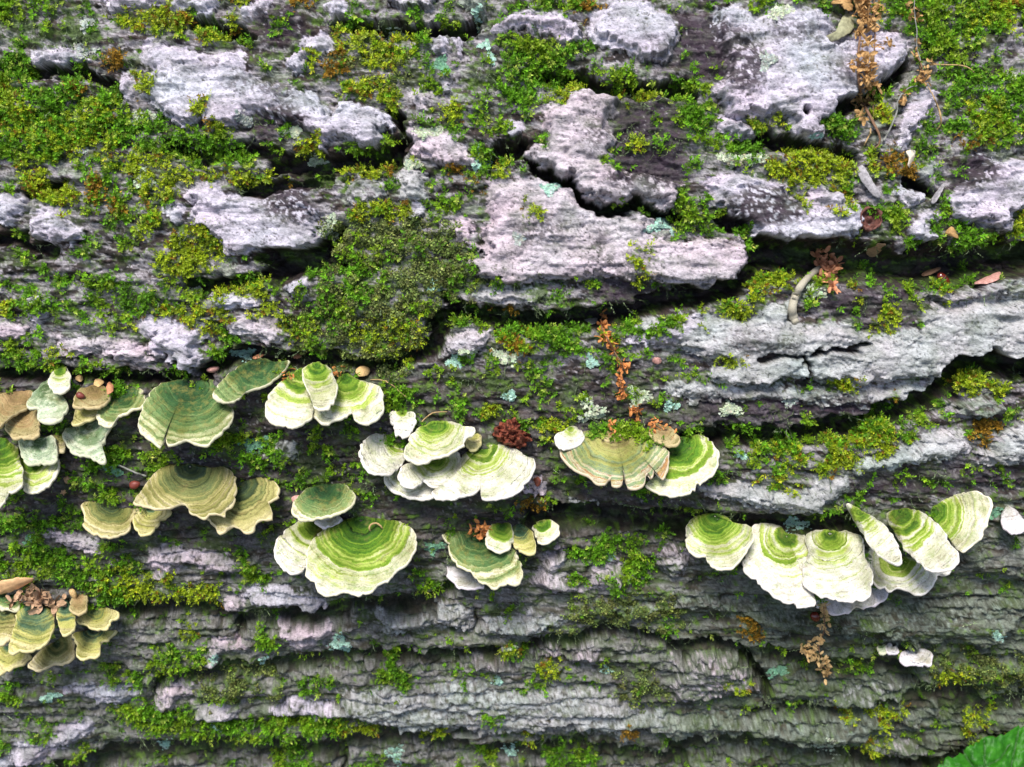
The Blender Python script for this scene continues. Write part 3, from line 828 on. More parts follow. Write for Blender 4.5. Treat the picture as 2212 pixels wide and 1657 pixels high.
shape = TH.shape
fray = 8.5 * fbm(XM / 4.2, SM / 3.0, 4, 77, .62) + 1.5
plate_h = np.zeros(shape, np.float32)
torn = np.clip(.5 + fbm(XM / 7, SM / 5, 3, 79), 0, 1)
crust = np.zeros(shape, np.float32)
plate_id = np.full(shape, -1, np.int32)
tone_c = np.zeros(shape + (3,), np.float32)
TONES = {'w': (.46, .425, .485), 'p': (.46, .395, .43), 'g': (.37, .37, .37), 'n': (.235, .265, .225)}
for i, (h, tilt, cr, tone, s) in enumerate(PLATES):
    poly = pts(s)
    ix = near(poly, 20)
    X, Y = PXw[ix], PYw[ix]
    d = inside_dist(poly, X, Y)
    y0, y1 = poly[:, 1].min(), poly[:, 1].max()
    # shingle like: grows out of the bark at its upper side, breaks off at the lower
    fr = np.clip((Y - y0) / (y1 - y0 + 1), 0, 1)
    soft = 1 - sstep(.10, .60, fr + .25 * fbm(X / 26, Y / 26, 2, i))
    thin = min(1.0, (y1 - y0) / 70.0)
    # torn in two layers at the lower side
    d2 = d + .55 * fray[ix]
    d3 = d2 - 5 - 11 * torn[ix]
    es = sstep(-3.5, 4.5 + 20 * thin, d)
    ec = .45 * sstep(-1.3, 1.3, d2) + .55 * sstep(-1.3, 1.3, d3)
    ec = np.where(thin > .5, ec, sstep(-1.5, 2.0, d2))
    sf = np.maximum(soft, sstep(1090, 1230, Y))
    e = es * sf + ec * (1 - sf)
    hh = e * (1.25 * h * (0.75 + 0.25 * sstep(0, 22, d)) + tilt * ((Y - y0) / (y1 - y0 + 1) - 0.35))
    up = hh > plate_h[ix]
    k = (ix[0][up], ix[1][up])
    plate_h[k] = hh[up]
    inn = d2 > 0
    k = (ix[0][inn], ix[1][inn])
    plate_id[k] = i
    crust[ix] = np.maximum(crust[ix], cr * sstep(-2, 3 + 20 * soft * thin, d + fray[ix] + 12 * soft))
    e3 = sstep(-16, -12, d)[:, None]
    tone_c[ix] = tone_c[ix] * (1 - e3) + e3 * np.array(TONES[tone], np.float32)

stain = np.zeros(shape, np.float32)
for st, s in STAINS:
    poly = pts(s)
    ix = near(poly, 30)
    d = inside_dist(poly, PXw[ix], PYw[ix])
    stain[ix] = np.maximum(stain[ix], st * sstep(-22, 18, d))

groove = np.zeros(shape, np.float32)
gw = 1 + 0.35 * fbm(XM / 14, SM / 14, 2, 9)
for dep, w, s in CRACKS:
    line = pts(s)
    low = float(np.clip((line[:, 1].mean() - 1080) / 120, 0, 1))
    dep *= 1 - .30 * low
    w = w * (1 - .2 * low)
    ix = near(line, w * 7)
    d = line_dist(line, PXw[ix], PYw[ix], 1.7 + 2.6 * low) / (w * gw[ix])
    # narrow towards both ends
    prof = dep * (1 - sstep(0.30, 1.45, d))
    groove[ix] = np.maximum(groove[ix], prof)

moss = {}
for kind in 'gybos':
    moss[kind] = np.zeros(shape, np.float32)
mpx, mpy = PX + 1.2 * wx, PY + 1.2 * wy
for kind, den, s in MOSS:
    poly = pts(s)
    x0, y0 = poly.min(0) - 42
    x1, y1 = poly.max(0) + 42
    ix = np.nonzero((mpx > x0) & (mpx < x1) & (mpy > y0) & (mpy < y1))
    d = inside_dist(poly, mpx[ix], mpy[ix])
    moss[kind][ix] = np.maximum(moss[kind][ix], den * (sstep(-40, 34, d) if kind == 'o' else sstep(-15, 15, d)))

# outside the photographed stretch the same bark goes on by chance
off = ((PX < -60) | (PX > 2270) | (PY < -60) | (PY > 1715)).astype(np.float32)
chance = fbm(XM / 60, SM / 28, 3, 31)
crust = np.maximum(crust, off * 0.62 * sstep(0.05, 0.30, chance))
plate_h = np.maximum(plate_h, off * 6 * sstep(0.0, 0.12, chance))
tone_c = np.where((off > 0)[..., None], np.array((.34, .32, .34), np.float32), tone_c)
moss['g'] = np.maximum(moss['g'], off * .6 * sstep(0.0, .3, -chance - .05) * (np.abs(TH - 0.6) < 1.4))
del mpx, mpy

# loose shoots scattered over the dark, crust-free bark
scat = fbm(XM / 16, SM / 9, 4, 41)
bare = (1 - np.clip(crust * 1.4, 0, 1)) * (off < .5)
moss['g'] = np.maximum(moss['g'], bare * (.40 - .22 * sstep(900, 1300, PY)) * sstep(.06, .38, scat))
moss['s'] = np.maximum(moss['s'], bare * .28 * sstep(.0, .35, -scat))
clump = 0.16 + 1.20 * sstep(-.17, .30, fbm(XM / 8, SM / 6.5, 4, 43, .6))
m_all = np.zeros(shape, np.float32)
for kind in moss:
    moss[kind] *= clump
    m_all = np.maximum(m_all, moss[kind])
m_all = np.clip(m_all, 0, 1)

# ---- relief (mm)
big = 2.2 * fbm(XM / 90, SM / 45, 3, 5)
# let the fine pattern run on up and down the walls of grooves and lips instead of smearing
H0 = big + plate_h - groove
XM, SM = XM + .3 * H0, SM + .8 * H0
lower = sstep(900, 1400, PY) * (off < .5)             # further down the bark is more finely layered
XL = XM / (1 + .9 * sstep(900, 1400, PY) * (off < .5))
q1 = fbm(XL / 26 + .35 * perlin(XM / 9, SM / 9, 6), SM / 8.5, 5, 7, .55) * 5.0
fl1 = np.floor(q1)
flake = fl1 + sstep(0.0, 1.0, (q1 - fl1) / (.20 + .35 * lower))                # torn, layered bark
q2 = fbm(XL / 9, SM / 3.6, 4, 8, .6) * 3.2
fl2 = np.floor(q2)
flake2 = fl2 + sstep(0.0, 1.0, (q2 - fl2) / (.24 + .50 * lower))
rough = fbm(XL / 3.0, SM / 2.2, 3, 12, .6)
on_plate = np.clip(crust * 1.3, 0, 1)
cell, cid = worley(XM / 2.6 + .5 * perlin(XM / 4, SM / 4, 61), SM / 1.5 + .5 * perlin(XM / 4, SM / 4, 62), 5)
calm = sstep(-.15, .25, fbm(XM / 30, SM / 20, 2, 63)) * (1 - lower)  # smooth stretches of crust
H = big + plate_h - groove
H = H + flake * (0.85 + .35 * lower - 0.45 * on_plate * calm) + flake2 * (0.46 - .14 * calm * on_plate)
H = H + rough * (0.55 - .22 * lower - 0.42 * on_plate * calm)
H = H + (cid - .5) * (0.25 + 0.30 * lower) * (1 - .8 * calm * on_plate) * sstep(.62, .35, cell)
pits = sstep(.42, .6, fbm(XM / 1.5, SM / 1.2, 2, 21)) * sstep(-.1, .3, fbm(XM / 14, SM / 14, 2, 22))
hair_h = sstep(.05, .0, np.abs(perlin(XM / 9, SM / 5, 67) + .4 * perlin(XM / 3, SM / 2, 68))) * sstep(-.12, .2, fbm(XM / 20, SM / 14, 2, 69))
H = H - 0.6 * pits - .9 * hair_h
# insect hole in the upper right plate
hx, hy = pts("T3 787,731")[0]
hole = sstep(1.25, .8, np.hypot((PX - hx) / 7.0, (PY - hy) / 9.5))
H = H - 14 * hole
H = H + m_all * 1.2 + np.clip(moss['o'], 0, 1) * (1.0 + 2.6 * fbm(XM / 8, SM / 7, 3, 64))
H = np.where(off > .5, big + plate_h + flake * .85 + flake2 * .4 + m_all, H).astype(np.float32)
H[-1, :] = H[0, :]

# ---- colour of bark, crust and films
bark_dark = np.array((.014, .011, .011), np.float32)
bark_brown = np.array((.045, .031, .027), np.float32)
bv = sstep(-.3, .4, fbm(XM / 12, SM / 5, 4, 14))[..., None]
COLR = bark_dark * (1 - bv) + bark_brown * bv
hue = fbm(XM / 40, SM / 30, 3, 15)[..., None]
blot = sstep(-.05, .42, fbm(XM / 13, SM / 8, 4, 27, .6))
cw, _cr = worley(XM / 11 + .7 * perlin(XM / 6, SM / 6, 65), SM / 6.5 + .7 * perlin(XM / 6, SM / 6, 66), 9)
cw2, _cr = worley(XM / 11 + .7 * perlin(XM / 6, SM / 6, 65) + .05, SM / 6.5 + .7 * perlin(XM / 6, SM / 6, 66) + .12, 9)
hair = sstep(.05, .0, np.abs(perlin(XM / 9, SM / 5, 67) + .4 * perlin(XM / 3, SM / 2, 68))) * sstep(-.12, .2, fbm(XM / 20, SM / 14, 2, 69))
speck = sstep(.40, .55, fbm(XM / 1.1, SM / .9, 2, 72)) * sstep(-.15, .35, fbm(XM / 10, SM / 8, 3, 73))
cr_c = tone_c * (1 - .06 * lower - .12 * lower * sstep(1100, 1800, PX))[..., None] * (1 - .30 * blot[..., None] * np.array((1, .93, .95), np.float32)) * (1 - .62 * hair[..., None]) * (1 - .70 * speck[..., None]) * (1 + .26 * fbm(XM / 6, SM / 4, 4, 16, .6)[..., None]) * (1 + hue * np.array((.10, -.03, .02), np.float32))
edge = crust + .34 * fbm(XM / 3.5, SM / 2.4, 4, 17, .65) * (1.15 - .5 * calm)
thr = 0.42
cmask = sstep(thr - .08, thr + .10, edge * np.clip(crust * 3, 0, 1))
cmask *= 1 - sstep(2.5, 6, groove)
# dendritic black film over crust
den = np.abs(fbm(XM / 4.5, SM / 4.5, 4, 18, .6)) * 2.2
cmask *= 1 - stain * (1 - sstep(.34, .70, den - .45 * (stain - .5))) * .97
cmask *= 1 - .9 * pits
# scattered crumbs of crust on dark bark
crumb = sstep(.36, .5, fbm(XM / 2.6, SM / 1.7, 3, 19, .6)) * (off < 2) * (1 - sstep(2, 6, groove)) * (0.35 + .65 * sstep(-.1, .3, fbm(XM / 22, SM / 16, 2, 20)))
tc2 = np.where(tone_c.sum(-1, keepdims=True) > 0, cr_c, np.array((.33, .31, .30), np.float32))
# thinner grey crust on the flake tops between the plates, more of it lower down
c2n = fbm(XM / (13 + 7 * lower), SM / 4.2, 5, 24, .64) + .30 * fbm(XM / 60, SM / 40, 2, 25)
streak = fbm(XM / 26, SM / 2.3, 4, 28, .62)
c2n = c2n * (1 - .5 * lower) + .55 * lower * streak
c2 = sstep(.0, .24, c2n + .24 * lower + .16 * (1 - lower)) * (1 - sstep(2.5, 7, groove)) * (1 - .8 * stain) * (1 - .45 * sstep(.45, .9, m_all)) * (.45 + .55 * sstep(.30, .55, q1 - fl1))
# shade of the brackets put into the colour: pale crust cut back around them
cap_shade = sstep(740, 850, PY + 30 * fbm(XM / 30, SM / 20, 2, 91)) * (1 - sstep(1120, 1240, PY)) * (1 - sstep(1480, 1640, PX)) * (off < .5)
c2 *= 1 - .8 * cap_shade
crumb = crumb * (1 - .35 * cap_shade)
g_side = (sstep(1150, 1800, PX) * .9)[..., None] * lower[..., None]
lo3 = lower[..., None]
c2_c = (np.array((.325, .300, .320), np.float32) * (1 - lo3) + np.array((.225, .213, .210), np.float32) * lo3) * (1 - g_side) + np.array((.125, .145, .112), np.float32) * g_side
c2_c = c2_c * (1 + .36 * fbm(XM / 4, SM / 2.6, 4, 26, .65)[..., None]) * (1 - .5 * speck[..., None])
gl = (sstep(.08, .42, fbm(XM / 11, SM / 8, 4, 29)) * .6)[..., None]
c2_c = c2_c * (1 - gl) + np.array((.215, .265, .175), np.float32) * (1 - .35 * lower[..., None]) * gl
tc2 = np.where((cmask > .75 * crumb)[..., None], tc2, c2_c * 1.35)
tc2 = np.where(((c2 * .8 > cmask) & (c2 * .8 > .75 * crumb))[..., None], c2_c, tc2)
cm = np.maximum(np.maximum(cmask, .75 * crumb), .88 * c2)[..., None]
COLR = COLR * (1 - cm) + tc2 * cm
# green film of algae low on plates and where moss roots
film = np.clip(sstep(0.0, .45, fbm(XM / 18, SM / 12, 4, 23)) * .45 + .16 * lower + .22 * sstep(.06, .38, scat) + .8 * sstep(.15, .7, m_all), 0, .85)[..., None]
COLR = COLR * (1 - film * (1 - .55 * cm * (1 - sstep(.2, .7, m_all)[..., None]))) + np.array((.046, .080, .016), np.float32) * film * (1 - .55 * cm * (1 - sstep(.2, .7, m_all)[..., None]))
fg = (.8 * sstep(.04, .22, m_all) * (1 - sstep(.5, .9, m_all)) * sstep(-.1, .3, fbm(XM / 3, SM / 2.4, 3, 84)))[..., None]
COLR = COLR * (1 - fg) + np.array((.085, .155, .014), np.float32) * fg
COLR = np.where(hole[..., None] > .5, np.array((.02, .016, .014), np.float32), COLR)
stn = (np.clip(stain * 1.2, 0, 1) * (1 - cm[..., 0]) * .8)[..., None]
COLR = COLR * (1 - stn) + np.array((.034, .020, .034), np.float32) * stn
COLR = np.clip(COLR, .008, .62)
wet = (1 - cm[..., 0]).astype(np.float32)

POS = BASE + NRM * (H * .001)[..., None]
# grid normals (for moss and lichens)
du = np.gradient(POS, axis=1)
dv = np.gradient(POS, axis=0)
GN = np.cross(du, dv)
AREA = np.linalg.norm(GN, axis=-1)
GN /= AREA[..., None] + 1e-15
flip = (GN * NRM).sum(-1) < 0
GN[flip] *= -1


def surf(px, py, lift=0.0):
    """point of the built bark seen at F pixel (px, py), its smooth normal"""
    qx, qy = float(px), float(py)
    for _ in range(7):
        x, t = hit_log(qx, qy)
        fx = np.interp(x, x_g, np.arange(len(x_g)))
        ft = np.interp(t, th_g, np.arange(len(th_g)))
        i, j = int(round(ft)), int(round(fx))
        h = H[max(i - 1, 0):i + 2, max(j - 1, 0):j + 2].mean() * .001
        n = np.array([0, -math.cos(t), math.sin(t)])
        p = np.array([x, -R_LOG * math.cos(t), R_LOG * math.sin(t)]) + n * h
        pp, _ = project(p)
        qx += 0.7 * (px - pp[0])
        qy += 0.7 * (py - pp[1])
    return p + n * lift, n


def base_depth(px, py):
    x, t = hit_log(px, py)
    p = np.array([x, -R_LOG * math.cos(t), R_LOG * math.sin(t)])
    return float((p - CAM) @ FWD)


# ---- bark material: colour map carried by the bark itself, plus fine grain and relief
m_bark, nt, b = new_mat('bark')
at = N(nt, 'ShaderNodeAttribute', attribute_name='tint')
wt = N(nt, 'ShaderNodeAttribute', attribute_name='bare')
pos = N(nt, 'ShaderNodeNewGeometry').outputs['Position']
mp = N(nt, 'ShaderNodeMapping')
mp.inputs['Scale'].default_value = (0.55, 1.0, 1.0)
nt.links.new(pos, mp.inputs[0])
n1 = noise_node(nt, mp.outputs[0], 1500, 5, .65).outputs[0]
n2 = noise_node(nt, mp.outputs[0], 420, 4, .6).outputs[0]
grain = ramp(nt, n1, [(0.30, (.42, .41, .42)), (.42, (.80, .80, .80)), (.55, (1.05, 1.05, 1.05)), (.72, (1.35, 1.34, 1.33))])
c = mix_col(nt, 1.0, at.outputs['Color'], grain, 'MULTIPLY')
g2 = ramp(nt, n2, [(.3, (.72, .73, .72)), (.5, (1, 1, 1)), (.7, (1.15, 1.13, 1.16))])
c = mix_col(nt, 1.0, c, g2, 'MULTIPLY')
nt.links.new(c, b.inputs['Base Color'])
rg = math_node(nt, 'MULTIPLY_ADD', wt.outputs['Fac'], -.22, .88)
nt.links.new(rg, b.inputs['Roughness'])
b.inputs['Specular IOR Level'].default_value = .25
hsum = math_node(nt, 'MULTIPLY_ADD', n2, .8, n1)
bump(nt, b, hsum, .75, .00055)

# ---- split the grid: the bark itself and each plate that can be told apart
rows, cols = shape
ii, jj = np.meshgrid(np.arange(rows - 1), np.arange(cols - 1), indexing='ij')
quads = np.stack([ii * cols + jj, (ii + 1) * cols + jj, (ii + 1) * cols + jj + 1, ii * cols + jj + 1], -1).reshape(-1, 4)
quads = quads[:, ::-1]
fid = plate_id[:-1, :-1].ravel()
Vall = POS.reshape(-1, 3).astype(np.float32)
Call = COLR.reshape(-1, 3).astype(np.float32)
Wall = wet.reshape(-1)
log = thing('fallen_log', (0, 0, 0), 'huge mossy fallen tree log with flaking pale grey bark filling the picture', 'log')


def sub_mesh(name, sel):
    q = quads[sel]
    u, inv = np.unique(q, return_inverse=True)
    me = mesh(name, Vall[u], inv.reshape(-1, 4), attrs={'bare': Wall[u]}, mat=m_bark, colors=Call[u])
    return obj(name, me, log)


sub_mesh('bark', fid < 0)
for i in range(len(PLATES)):
    sel = fid == i
    if sel.sum() > 30:
        sub_mesh('bark_plate', sel)
# sawn ends of the log, well outside the picture
m_wood = simple_mat('end_grain', (.28, .19, .11), .8, .3, 60, .002)
for sgn, jx in ((-1, 0), (1, cols - 1)):
    ring = POS[:-1, jx]
    cen = np.array([[x_g[jx], 0, 0]])
    n_ = len(ring)
    k_ = np.arange(n_)
    tri = np.stack([np.full(n_, n_), k_, (k_ + 1) % n_], -1)
    obj('end_face', mesh('end_face', np.vstack([ring, cen]), tri if sgn > 0 else tri[:, ::-1], mat=m_wood, smooth=False), log)

# ---- forest floor under the log
m_floor, nt, b = new_mat('forest_floor')
pos = N(nt, 'ShaderNodeNewGeometry').outputs['Position']
nf = noise_node(nt, pos, 9, 8, .65).outputs[0]
nt.links.new(ramp(nt, nf, [(.3, (.02, .016, .01)), (.5, (.07, .05, .03)), (.62, (.05, .06, .02)), (.75, (.12, .085, .05))]), b.inputs['Base Color'])
b.inputs['Roughness'].default_value = .95
bump(nt, b, nf, 1.0, .02)
gx = np.concatenate([-np.geomspace(60, .4, 26), np.linspace(-.38, .38, 12), np.geomspace(.4, 60, 26)])
GX, GY = np.meshgrid(gx, gx)
GZ = -R_LOG - .03 + .03 * fbm(GX * 1.3, GY * 1.3, 4, 90)
gi, gj = np.meshgrid(np.arange(len(gx) - 1), np.arange(len(gx) - 1), indexing='ij')
G = len(gx)
gq = np.stack([gi * G + gj, gi * G + gj + 1, (gi + 1) * G + gj + 1, (gi + 1) * G + gj], -1).reshape(-1, 4)
ground = obj('ground', mesh('ground', np.stack([GX, GY, GZ], -1).reshape(-1, 3), gq, mat=m_floor))
ground['kind'] = 'structure'

# ================================================================== moss
def tint_mat(name, rough, transl, var=.25, scale=1400.0, spec=.3):
    """leafy material that takes each shoot's own colour from the mesh"""
    m, nt, b = new_mat(name)
    at = N(nt, 'ShaderNodeAttribute', attribute_name='tint')
    pos = N(nt, 'ShaderNodeNewGeometry').outputs['Position']
    n1 = noise_node(nt, pos, scale, 3).outputs[0]
    g = ramp(nt, n1, [(.3, (1 - var,) * 3), (.7, (1 + var,) * 3)])
    c = mix_col(nt, 1.0, at.outputs['Color'], g, 'MULTIPLY')
    nt.links.new(c, b.inputs['Base Color'])
    b.inputs['Roughness'].default_value = rough
    b.inputs['Specular IOR Level'].default_value = spec
    if transl:
        t = N(nt, 'ShaderNodeBsdfTranslucent')
        nt.links.new(c, t.inputs[0])
        mx = N(nt, 'ShaderNodeMixShader')
        mx.inputs[0].default_value = transl
        nt.links.new(b.outputs[0], mx.inputs[1])
        nt.links.new(t.outputs[0], mx.inputs[2])
        nt.links.new(mx.outputs[0], nt.nodes['Material Output'].inputs[0])
    return m


m_moss = tint_mat('moss_leaf', .6, .35)


def leaf_quad(base, d, side, ln, w, fold=0.0):
    """pointed leaf as one four-sided face"""
    up = np.cross(d, side)
    mid = base + d * ln * .45
    return [base, mid + side * w + up * fold, base + d * ln, mid - side * w + up * fold]


def shoot_template(rng, kind):
    """a moss shoot one unit long growing along +Z"""
    V = []
    if kind in 'gyb':
        n = 9
        bend = rng.uniform(-.5, .5, 2)
        for i in range(n):
            t = .12 + .85 * (i / (n - 1)) ** .85
            ax = np.array([bend[0] * t * t * .6, bend[1] * t * t * .6, t])
            tang = np.array([bend[0] * t * 1.2, bend[1] * t * 1.2, 1.0])
            tang /= np.linalg.norm(tang)
            a = i * 2.399 + rng.uniform(-.4, .4)
            rad = np.array([math.cos(a), math.sin(a), 0])
            rad -= tang * (rad @ tang)
            rad /= np.linalg.norm(rad)
            open_ = 1.05 - .55 * t
            d = tang * (1 - open_ * .55) + rad * open_
            d /= np.linalg.norm(d)
            side = np.cross(tang, rad)
            ln = (.46 - .10 * t) * rng.uniform(.8, 1.2)
            V += leaf_quad(ax, d, side, ln, ln * rng.uniform(.23, .31), ln * .05)
    elif kind == 'o':
        # little mound of tiny round leaves
        for i in range(22):
            a, q = rng.uniform(0, 6.28), math.sqrt(rng.random()) * .55
            c = np.array([q * math.cos(a), q * math.sin(a), .10 + .42 * (1 - (q / .55) ** 2) * rng.uniform(.5, 1.1)])
            nz = np.array([c[0] * 1.3, c[1] * 1.3, .8]) + rng.normal(0, .45, 3)
            nz /= np.linalg.norm(nz)
            d = np.cross(nz, rng.normal(0, 1, 3))
            d /= np.linalg.norm(d)
            side = np.cross(nz, d)
            ln = rng.uniform(.085, .14)
            V += [c - d * ln, c + side * ln * .95, c + d * ln, c - side * ln * .95]
    else:
        # thread like trailing moss
        p = np.zeros(3)
        d = np.array([0, 0, 1.0])
        for i in range(7):
            d = d + rng.normal(0, .28, 3)
            d /= np.linalg.norm(d)
            q = p + d / 7
            s = np.cross(d, rng.normal(0, 1, 3))
            s /= np.linalg.norm(s)
            V += [p - s * .022, q - s * .018, q + s * .018, p + s * .022]
            lf = (d + s * rng.choice([-1, 1]) * 1.2)
            lf /= np.linalg.norm(lf)
            V += leaf_quad(q, lf, np.cross(lf, d) / (np.linalg.norm(np.cross(lf, d)) + 1e-9), .17, .035)
            p = q
    return np.array(V, np.float32)


MOSS_COL = {'g': (.105, .255, .010), 'y': (.30, .40, .014), 'b': (.26, .145, .014), 'o': (.115, .165, .036), 's': (.125, .165, .080)}
MOSS_LEN = {'g': (.0019, .0050), 'y': (.0019, .0043), 'b': (.0019, .0038), 'o': (.0034, .0056), 's': (.0040, .0090)}
MOSS_RATE = {'g': .80, 'y': 1.1, 'b': 1.1, 'o': .26, 's': .34}      # shoots per square millimetre at full density


def grow(kind, P, Nn, rng, big=1.0):
    """all shoots of one kind as vertex, face and colour arrays"""
    Vs, Cs = [], []
    n = len(P)
    if n == 0:
        return None
    temps = [shoot_template(rng, kind) for _ in range(6)]
    which = rng.integers(0, 6, n)
    lo, hi = MOSS_LEN[kind]
    for k, T in enumerate(temps):
        s = which == k
        if not s.any():
            continue
        p, nn = P[s], Nn[s]
        m = len(p)
        rnd = rng.normal(0, 1, (m, 3))
        tan = rnd - nn * (rnd * nn).sum(1)[:, None]
        tan /= np.linalg.norm(tan, axis=1)[:, None]
        if kind in 'gyb':
            w = nn * rng.uniform(.55, 1.1, (m, 1)) + tan * rng.uniform(.2, .95, (m, 1)) + np.array([0, 0, .18])
        elif kind == 'o':
            w = nn + tan * rng.uniform(0, .35, (m, 1))
        else:
            w = nn * rng.uniform(.05, .45, (m, 1)) + tan * rng.uniform(.3, 1, (m, 1)) + np.array([0, 0, -.75])
        w /= np.linalg.norm(w, axis=1)[:, None]
        r2 = rng.normal(0, 1, (m, 3))
        u = np.cross(r2, w)
        u /= np.linalg.norm(u, axis=1)[:, None] + 1e-9
        v = np.cross(w, u)
        L = rng.uniform(lo, hi, (m, 1)) * big
        M = np.stack([u, v, w], 1)                               # rows: template axes
        X = (p - nn * .0004)[:, None, :] + L[:, :, None] * np.einsum('tk,mkj->mtj', T, M)
        base = np.array(MOSS_COL[kind])
        tone = base * np.exp(rng.normal(0, .34, (m, 1)))
        if kind == 'g':
            mx = sstep(-.1, .35, fbm(p[:, 0] * 55, p[:, 2] * 70, 3, 71))[:, None] * rng.uniform(.3, 1.5, (m, 1))
            mx = np.clip(mx, 0, 1.2)
            tone = tone * (1 - .5 * mx) + np.array(MOSS_COL['y']) * .5 * mx
        if kind == 'y':
            mx = (rng.random((m, 1)) < .10)
            tone = np.where(mx, np.array(MOSS_COL['b']) * .9, tone)
        if kind in 'gy':
            hi_ = rng.random((m, 1)) < .09
            tone = np.where(hi_, tone * .35 + np.array((.36, .44, .07)) * .8, tone)
        if kind == 'o':
            mx = rng.random((m, 1))
            tone = tone * (1 - mx * .6) + np.array((.17, .15, .045)) * mx * .5
        leafv = np.exp(rng.normal(0, .50 if kind == 'o' else .24, (m, len(T) // 4)))
        c = tone[:, None, :] * np.repeat(leafv, 4, axis=1)[:, :, None]
        Vs.append(X.reshape(-1, 3))
        Cs.append(c.reshape(-1, 3))
    V = np.vstack(Vs)
    F = np.arange(len(V), dtype=np.int32).reshape(-1, 4)
    return V, F, np.clip(np.vstack(Cs), .003, .6)


MOSS_LABEL = {
 'g': ('moss', 'bright green feathery moss growing in cushions over the bark and its ledges', 'moss'),
 'y': ('moss', 'yellow green starry moss in clumps on the upper and left bark', 'moss'),
 'b': ('moss', 'golden brown tufts of withering moss dotted over the bark', 'moss'),
 'o': ('liverwort', 'olive carpet of tiny round leaved liverwort in the middle of the bark', 'liverwort'),
 's': ('moss', 'grey green thread like moss trailing over shaded bark', 'moss'),
}
inframe = (PX > -150) & (PX < 2360) & (PY > -140) & (PY < 1790)
EXTRA_MOSS = []                                            # (kind, points, normals) rooted on fungus caps


def plant_moss():
    for kind in 'gybos':
        rng = np.random.default_rng(ord(kind))
        wgt = moss[kind] * np.where(inframe, 1, .45 * (off > 0) * (np.abs(XX) < .62) * (np.cos(TH - .4) > .45)) * (1 - .85 * sstep(5, 12, groove))
        wgt = np.where(wgt > .12, wgt, 0)
        lam = wgt * AREA * 1e6 * MOSS_RATE[kind]
        lam[~inframe] = np.minimum(lam[~inframe], 3)
        cnt = rng.poisson(lam[:-1])
        idx = np.repeat(np.arange(cnt.size), cnt.ravel())
        i, j = np.unravel_index(idx, cnt.shape)
        P = POS[i, j] + rng.normal(0, .0003, (len(i), 3))
        Nn = GN[i, j] * .5 + NRM[i, j] * .5
        Nn /= np.linalg.norm(Nn, axis=1)[:, None]
        for k2, p2, n2_ in EXTRA_MOSS:
            if k2 == kind:
                P = np.vstack([P, p2])
                Nn = np.vstack([Nn, n2_])
        r = grow(kind, P, Nn, rng)
        nm, lab, cat = MOSS_LABEL[kind]
        o = obj(nm, mesh(nm, r[0], r[1], mat=m_moss, smooth=False, colors=r[2]))
        tag(o, lab, cat, kind='stuff')
        print('moss', kind, len(P), 'shoots', len(r[1]) * 2, 'tris')

